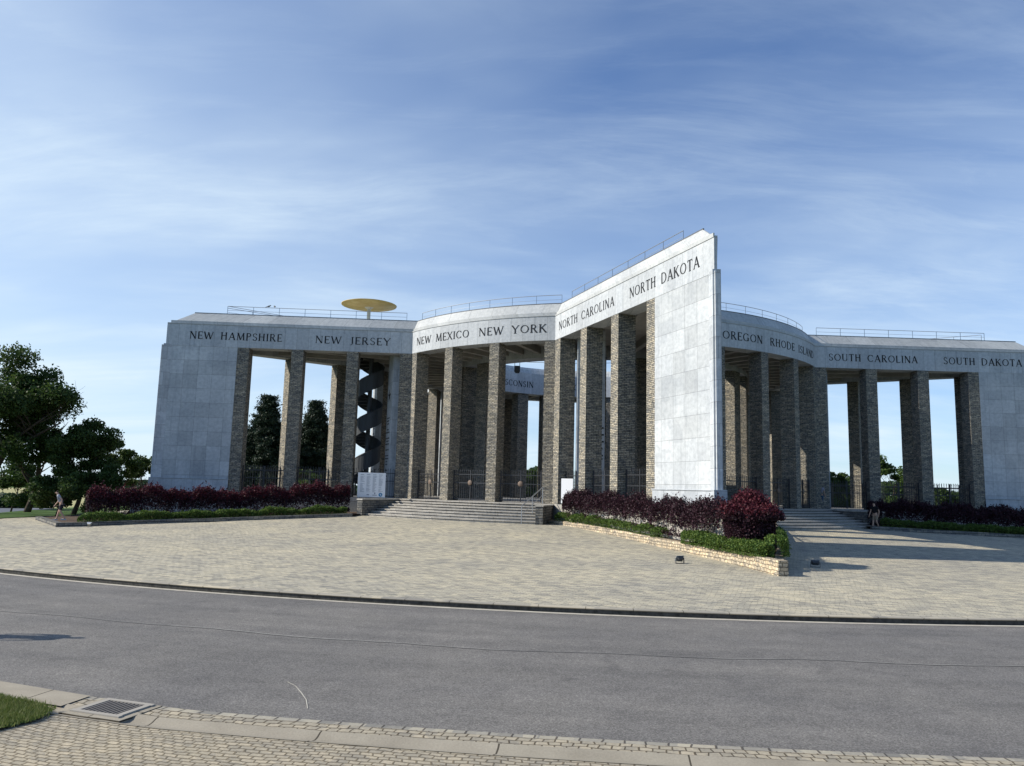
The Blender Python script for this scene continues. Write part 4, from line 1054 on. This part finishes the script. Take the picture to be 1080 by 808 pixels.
# ------------------------------------------------------------------ signs, floodlights, handrail
def board(name,x,y,z,w,h,rot,label,printed):
    t=empty(name,(x,y,z),rot,label=label,cat='sign')
    m=MB(); m.box((0,0,h/2+.12),(w,.04,h)); p=m.build('panel',M['white'],t)
    m=MB()
    for s in(-1,1): m.box((s*(w/2-.12),.05,h/2),(.05,.05,h)); m.box((s*(w/2-.12),.0,.02),(.08,.5,.04))
    m.build('post',M['steel'],t)
    if printed:
        m=MB(); rr=random.Random(1)
        for c in range(4):
            x0=-w/2+.16+c*(w-.2)/4; zz=h+.12-.13
            m.box((x0+.11,-.0225,zz),(.22,.003,.035)); zz-=.10
            while zz>.42:
                if rr.random()<.88:
                    L=rr.uniform(.12,.28); m.box((x0+L/2,-.0225,zz),(L,.003,.018))
                zz-=.042
        m.build('printed_text',M['print'],p)
        m=MB(); m.lathe([(0,0),(.12,0),(.12,.004),(0,.004)],n=24); d=m.build('blue_logo',M['blue'],p); d.location=(w/2-.28,-.021,.28); d.rotation_euler=(R_(90),0,0)
        m=MB(); m.box((.02,0,0),(.025,.002,.13)); m.box((-.015,0,.02),(.07,.002,.025)); m.box((.03,0,-.05),(.06,.002,.02)); q=m.build('logo_mark',M['white'],d); q.rotation_euler=(R_(-90),0,0); q.location=(0,0,.007)
        m=MB(); m.box((0,0,0),(.08,.003,.11)); m.box((.0,0,-.1),(.30,.003,.03)); m.box((0,0,-.14),(.26,.003,.02)); q=m.build('grey_logo',M['print'],p); q.location=(.22,-.0225,.36)
        m=MB(); m.box((0,0,0),(.15,.003,.07)); q=m.build('small_logo',M['print'],p); q.location=(-.2,-.0225,.27)
    return t
board('visitor_sign',at(393,49.3),49.3,Z_PL-.05,1.72,1.52,R_(8),'large white information board with columns of small print beside the front steps',True)
board('blank_sign',at(597.5,44.6),44.6,Z_PL-.05,.72,1.4,R_(-28),'plain white board behind the purple hedge beside the middle pillar',False)

def flood(x,y,rot,label,s=1.0,pale=False):
    t=empty('floodlight',(x,y,gz(x,y)),rot,label=label,cat='floodlight',group=None); t.scale=(s,s,s)
    m=MB(); B=Matrix.Translation((0,0,.24))@Matrix.Rotation(R_(-32),4,'X')
    P=[(-.2,-.0,-.13),(.2,0,-.13),(.2,0,.13),(-.2,0,.13),(-.12,.14,-.08),(.12,.14,-.08),(.12,.14,.08),(-.12,.14,.08)]; P=[B@Vector(p) for p in P]
    for q in((0,4,5,1),(1,5,6,2),(2,6,7,3),(3,7,4,0),(4,7,6,5)): m.face([P[i] for i in q])
    hs=m.build('lamp_housing',M['steel'] if pale else M['darkpl'],t)
    m=MB(); m.box((0,-.006,0),(.42,.02,.28),B); m.build('lamp_glass',M['glass'],hs)
    m=MB()
    for sx in(-1,1): m.box((sx*.23,.04,.13),(.02,.05,.26))
    m.box((0,.04,.01),(.48,.09,.02)); m.build('bracket',M['darkpl'],t)
flood(5.86,27.1,R_(205),'small floodlight on the paving beside the pale rubble wall',.72)
flood(10.5,27.1,R_(160),'dark floodlight on the paving in shadow right of the bed',.66)
flood(at(103,39.2),39.2,R_(180),'tiny pale floodlight standing before the left bed edging',.6,True)

def handrail(a,b,label):
    t=empty('handrail',(a.x,a.y,a.z),0,label=label,cat='handrail'); m=MB(); d=b-a
    m.tube([(0,0,0),(0,0,.95)],.025,8); m.tube([d,d+Vector((0,0,.95))],.025,8); m.tube([d*.5,d*.5+Vector((0,0,.95))],.02,8)
    m.build('post',M['steel'],t)
    m=MB(); m.tube([(0,0,.95),d+Vector((0,0,.95))],.03,8); m.tube([(0,0,.5),d+Vector((0,0,.5))],.018,8); m.build('rail',M['steel'],t)
CC=Vector((CX,CY,0))
p0=CC+arc_pt(195.9,R0+TREAD*NS+.1,.65); p1=CC+arc_pt(195.3,R0-.3,Z_PL)
handrail(p0,p1,'galvanised handrail at the right side of the front steps')

# birds on the rail
mbd=MB(); mbd.tube([(-.12,0,.06),(-.05,0,.09),(.02,0,.1),(.09,0,.14),(.12,0,.17)],[.015,.05,.06,.035,.03],8); mbd.tube([(.12,0,.17),(.17,0,.165)],[.02,.004],6); mbd.tube([(-.1,0,.07),(-.24,0,.03)],[.03,.012],6)
bd=mbd.data('bird_body',M['darkpl'],True)
for i,t in enumerate((6.35,6.75)):
    p=CC+side_pt(1,-1,t,.85,ZR+.05+.585); o=bpy.data.objects.new('bird',bd); o.location=p; o.rotation_euler=(0,0,i*2.2); COL.objects.link(o)
    tag(o,['left of two small dark birds perched on the left roof railing','right of two small dark birds perched on the left roof railing'][i],'bird','birds on the roof railing')

# ------------------------------------------------------------------ people
def skin(name,J,E,m,parent,lv=2,root=0):
    me=bpy.data.meshes.new(name); me.from_pydata([j[:3] for j in J],E,[]); ob=bpy.data.objects.new(name,me); COL.objects.link(ob)
    ob.modifiers.new('s','SKIN'); sv=me.skin_vertices[0].data
    for i,j in enumerate(J): sv[i].radius=(j[3],j[4] if len(j)>4 else j[3]); sv[i].use_root=(i==root)
    su=ob.modifiers.new('u','SUBSURF'); su.levels=lv; su.render_levels=lv
    dg=bpy.context.evaluated_depsgraph_get(); nm=bpy.data.meshes.new_from_object(ob.evaluated_get(dg)); 
    bpy.data.objects.remove(ob); nm.name=name; nm.materials.clear(); nm.materials.append(m)
    nm.polygons.foreach_set('use_smooth',np.ones(len(nm.polygons),dtype=bool))
    o=bpy.data.objects.new(name,nm); COL.objects.link(o); o.parent=parent; return o
M['skin']=mat('skin',(.50,.32,.23),.55,.35)
def person(loc,rot,label,top,bottom,hair,shorts=False,bend=0.0,stride=0.0,h=1.72,bag=False,longhair=False):
    s=h/1.72; t=empty('person',loc,rot,label=label,cat='person'); t.scale=(s,s,s)
    # facing -Y ; bend leans the torso forward (-Y)
    def up(z,y=0,x=0):                # torso point, rotated about the hip
        a=R_(bend); dz=z-.93; return (x, y*math.cos(a)-math.sin(a)*dz, .93+dz*math.cos(a)+y*math.sin(a))
    st=stride
    hip=(0,0,.93); 
    lk=(-.09,-.12*st-.02,.50); la=(-.09,-.30*st+.02,.09); rk=(.09,-.02-.02*st,.50); ra=(.09,.30*st+.02,.09+.05*st)
    ls=up(1.42,0,-.18); rs=up(1.42,0,.18)
    le=up(1.14,-.03-.10*st,-.24); re=up(1.14,.03+.1*st,.24)
    def fwd(p,dy,dz,dx=0): return (p[0]+dx,p[1]+dy,p[2]+dz)
    lw=fwd(le,-.08-.1*st,-.24,.0); rw=fwd(re,-.08+.05*st,-.24,.0)
    J=[(0,0,.93,.14,.11),(*up(1.15),.13,.095),(*up(1.36),.15,.10),(*up(1.49),.055),(*up(1.56,-.01),.065,.07),(*up(1.66,-.015),.075,.088),
       (-.09,0,.86,.085),(*lk,.058),(*la,.042),(la[0],la[1]-.14,.04,.038,.03),
       (.09,0,.86,.085),(*rk,.058),(*ra,.042),(ra[0],ra[1]-.14,ra[2]-.04,.038,.03),
       (*ls,.05),(*le,.038),(*lw,.027),(*rs,.05),(*re,.038),(*rw,.027)]
    E=[(0,1),(1,2),(2,3),(3,4),(4,5),(0,6),(6,7),(7,8),(8,9),(0,10),(10,11),(11,12),(12,13),(2,14),(14,15),(15,16),(2,17),(17,18),(18,19)]
    for w,i0 in((lw,16),(rw,19)):
        k=len(J); J.append((w[0],w[1]-.03,w[2]-.06,.030,.016)); E.append((i0,k))
        for q,(dx,L) in enumerate(((-.022,.07),(-.008,.08),(.008,.075),(.022,.06))):
            a=len(J); J.append((w[0]+dx,w[1]-.045,w[2]-.06-L*.6,.009)); J.append((w[0]+dx,w[1]-.035,w[2]-.06-L,.007)); E+= [(k,a),(a,a+1)]
        a=len(J); J.append((w[0]+.02,w[1]-.065,w[2]-.06,.010)); J.append((w[0]+.02,w[1]-.075,w[2]-.09,.008)); E+=[(k,a),(a,a+1)]
    b=skin('body',J,E,M['skin'],t)
    # shirt with sleeves
    def mid(a,c,f): return tuple(a[i]+(c[i]-a[i])*f for i in range(3))
    SJ=[(*up(.95),.155,.125),(*up(1.15),.15,.115),(*up(1.37),.17,.12),(*up(1.46),.08,.075),(*ls,.068),(*mid(ls,le,.62),.056),(*rs,.068),(*mid(rs,re,.62),.056)]
    skin('shirt',SJ,[(0,1),(1,2),(2,3),(2,4),(4,5),(2,6),(6,7)],mat('cloth',top,.9,.1),t)
    f=.75 if shorts else 1.0
    lf=mid(lk,la,0 if shorts else .82); rf=mid(rk,ra,0 if shorts else .82)
    TJ=[(0,0,.95,.155,.125),(-.09,0,.84,.10),(*mid((-.09,0,.84),lk,.85 if shorts else 1),.075),(.09,0,.84,.10),(*mid((.09,0,.84),rk,.85 if shorts else 1),.075)]
    TE=[(0,1),(1,2),(0,3),(3,4)]
    if not shorts: TJ+=[(*lf,.055),(*rf,.055)]; TE+=[(2,5),(4,6)]
    skin('shorts' if shorts else 'trousers',TJ,TE,mat('cloth',bottom,.9,.1),t)
    hp=up(1.64,.0)
    hm=MB()
    HJ=[(*up(1.70,.0),.085,.095),(*up(1.62,.045),.075,.07)]
    HE=[(0,1)]
    if longhair: HJ.append((*up(1.42,.09),.07,.04)); HE.append((1,2))
    skin('hair',HJ,HE,mat('hair',hair,.8,.2),t)
    # face
    fm=MB()
    for sx in(-1,1):
        c=Vector(up(1.655,-.098,sx*.032)); fm.box((c.x,c.y,c.z),(.022,.012,.010))
    fm.build('eyes',M['ink'],t)
    fm=MB(); c=Vector(up(1.625,-.105)); fm.tube([c+Vector((0,.01,.035)),c+Vector((0,-.012,-.01))],[.008,.014],6); c=Vector(up(1.585,-.09)); fm.box((c.x,c.y,c.z),(.045,.012,.010)); fm.build('nose_and_mouth',M['skin'],t)
    sh=MB()
    for a in(la,ra): sh.box((a[0],a[1]-.07,a[2]-.055),(.095,.27,.08))
    sh.build('shoes',mat('shoe',(.55,.55,.53) if shorts else (.05,.05,.05),.7,.2),t)
    if bag:
        p=up(1.22,.17); bm_=MB(); B=Matrix.Translation(p)@Matrix.Rotation(R_(bend),4,'X'); bm_.box((0,0,0),(.30,.16,.42),B); bm_.box((0,.09,-.06),(.24,.05,.2),B); bm_.build('backpack',mat('bag_cloth',(.03,.033,.04),.8,.2),t)
    return t
x,y=at(73,36.0),36.0+2.2; y=41.6; x=at(72,y); person((x,y,gz(x,y)+.13),R_(-62),'person in grey top and dark shorts leaning forward at the left hedge end',(.34,.36,.40),(.03,.032,.04),(.03,.02,.015),True,24,.7,1.62)
x=at(919,47.0); person((x,47.0,gz(x,47)),R_(-60),'person in black top and tan shorts walking beside the right steps',(.02,.02,.022),(.32,.25,.18),(.02,.015,.01),True,8,.6,1.6)
x=at(863,53.6); person((x,53.6,Z_PL),R_(120),'person in pale top and blue jeans standing by the corner pillar above the right steps',(.34,.34,.42),(.05,.09,.15),(.015,.012,.01),False,2,.1,1.68,False,True)
x=at(858,54.6); person((x,54.6,Z_PL),R_(200),'person in dark clothes just behind the one in jeans',(.02,.02,.025),(.02,.02,.022),(.012,.01,.01),False,0,.1,1.74)
# a passer-by outside the left edge of the view, whose shadow falls on the road
person((-9.55,13.0,RZ),R_(80),'passer-by in a dark jacket standing in the road beyond the left edge',(.05,.05,.06),(.05,.05,.07),(.03,.02,.015),False,4,.4,1.74)

# ------------------------------------------------------------------ camera
f_px,p_,r_=820.967,R_(7.717),R_(1.467)
cam=bpy.data.cameras.new('camera'); co=bpy.data.objects.new('camera',cam); COL.objects.link(co); S.camera=co
cam.sensor_width=36; cam.lens=36*f_px/1080; cam.clip_end=20000; cam.clip_start=.05
F=Vector((0,math.cos(p_),math.sin(p_))); U0=Vector((0,-math.sin(p_),math.cos(p_))); X0=Vector((1,0,0)); c,s=math.cos(r_),math.sin(r_)
Rt=X0*c+U0*s; Up=-X0*s+U0*c
co.matrix_world=Matrix(((Rt.x,Up.x,-F.x,0),(Rt.y,Up.y,-F.y,0),(Rt.z,Up.z,-F.z,EYE),(0,0,0,1)))
# ------------------------------------------------------------------ light
sd=dv(SUN_AZ)*math.cos(R_(SUN_EL)); sd.z=math.sin(R_(SUN_EL))
su=bpy.data.lights.new('sun','SUN'); su.energy=4.9; su.angle=R_(.53); su.color=(1,.94,.84); so=bpy.data.objects.new('sun',su); COL.objects.link(so)
so.rotation_euler=sd.to_track_quat('Z','Y').to_euler(); so.location=(0,0,50)
w=bpy.data.worlds.new('World'); S.world=w; w.use_nodes=True; nt=w.node_tree; n=N(w)
bg=nt.nodes['Background']; sky=n.n('ShaderNodeTexSky',sky_type='NISHITA'); sky.sun_disc=False; sky.sun_elevation=R_(SUN_EL); sky.sun_rotation=R_(SUN_AZ); sky.altitude=300; sky.air_density=1.0; sky.dust_density=.25; sky.ozone_density=3.0
tc=n.n('ShaderNodeTexCoord').outputs['Generated']; sep=n.n('ShaderNodeSeparateXYZ'); n.l(tc,sep.inputs[0])
zz=n.math('ADD',n.math('MAXIMUM',sep.outputs[2],0.0),.16)
cb=n.n('ShaderNodeCombineXYZ'); n.l(n.math('DIVIDE',sep.outputs[0],zz),cb.inputs[0]); n.l(n.math('DIVIDE',sep.outputs[1],zz),cb.inputs[1])
mp=n.n('ShaderNodeMapping'); mp.inputs['Rotation'].default_value=(0,0,R_(24)); mp.inputs['Scale'].default_value=(.55,1.25,1); n.l(cb.outputs[0],mp.inputs[0])
big=n.noise(mp.outputs[0],.62,5,.55,.6); wis=n.noise(n.warp(mp.outputs[0],1.4,.7),2.4,9,.62,.4)
cl=n.math('MULTIPLY',n.mapr(big,.40,.72,0,1),n.mapr(wis,.36,.74,.15,1))
# more veil toward the left (west) and low down
north=n.mapr(sep.outputs[1],-.1,.35,0,1); west=n.math('MULTIPLY',north,n.mapr(sep.outputs[0],.12,-.55,0,1)); low=n.math('MULTIPLY',n.mapr(sep.outputs[1],-.3,.3,.1,1),n.mapr(sep.outputs[2],.50,.05,0.12,1))
veil=n.math('ADD',n.math('MULTIPLY',west,.46),n.math('MULTIPLY',low,.47))
veil=n.math('MULTIPLY',veil,n.mapr(big,.25,.7,.55,1.2))
tot=n.math('MINIMUM',n.math('ADD',n.math('MULTIPLY',cl,.55),veil),.92)
mq=n.n('ShaderNodeMapping'); mq.inputs['Rotation'].default_value=(0,0,R_(38)); mq.inputs['Scale'].default_value=(.45,1.7,1); n.l(n.warp(cb.outputs[0],.9,.5),mq.inputs[0])
fil=n.noise(mq.outputs[0],2.0,10,.68,.3); fil=n.math('MULTIPLY',n.mapr(fil,.48,.82,0,.34),n.mapr(big,.30,.60,0,1))
tot=n.math('MINIMUM',n.math('ADD',tot,n.math('MULTIPLY',fil,n.mapr(sep.outputs[1],-.2,.3,.2,1))),.93)
skc=n.mix(1,sky.outputs[0],(.93,1.18,1.52),'MULTIPLY')
c_=n.mix(tot,skc,(7.8,9.3,10.5)); n.l(c_,bg.inputs[0]); bg.inputs[1].default_value=.080
S.view_settings.view_transform='Standard'; S.view_settings.look='None'; S.view_settings.exposure=.32; S.view_settings.gamma=1.0; S.view_settings.use_curve_mapping=False
S.cycles.max_bounces=6; S.cycles.diffuse_bounces=1; S.cycles.transparent_max_bounces=8
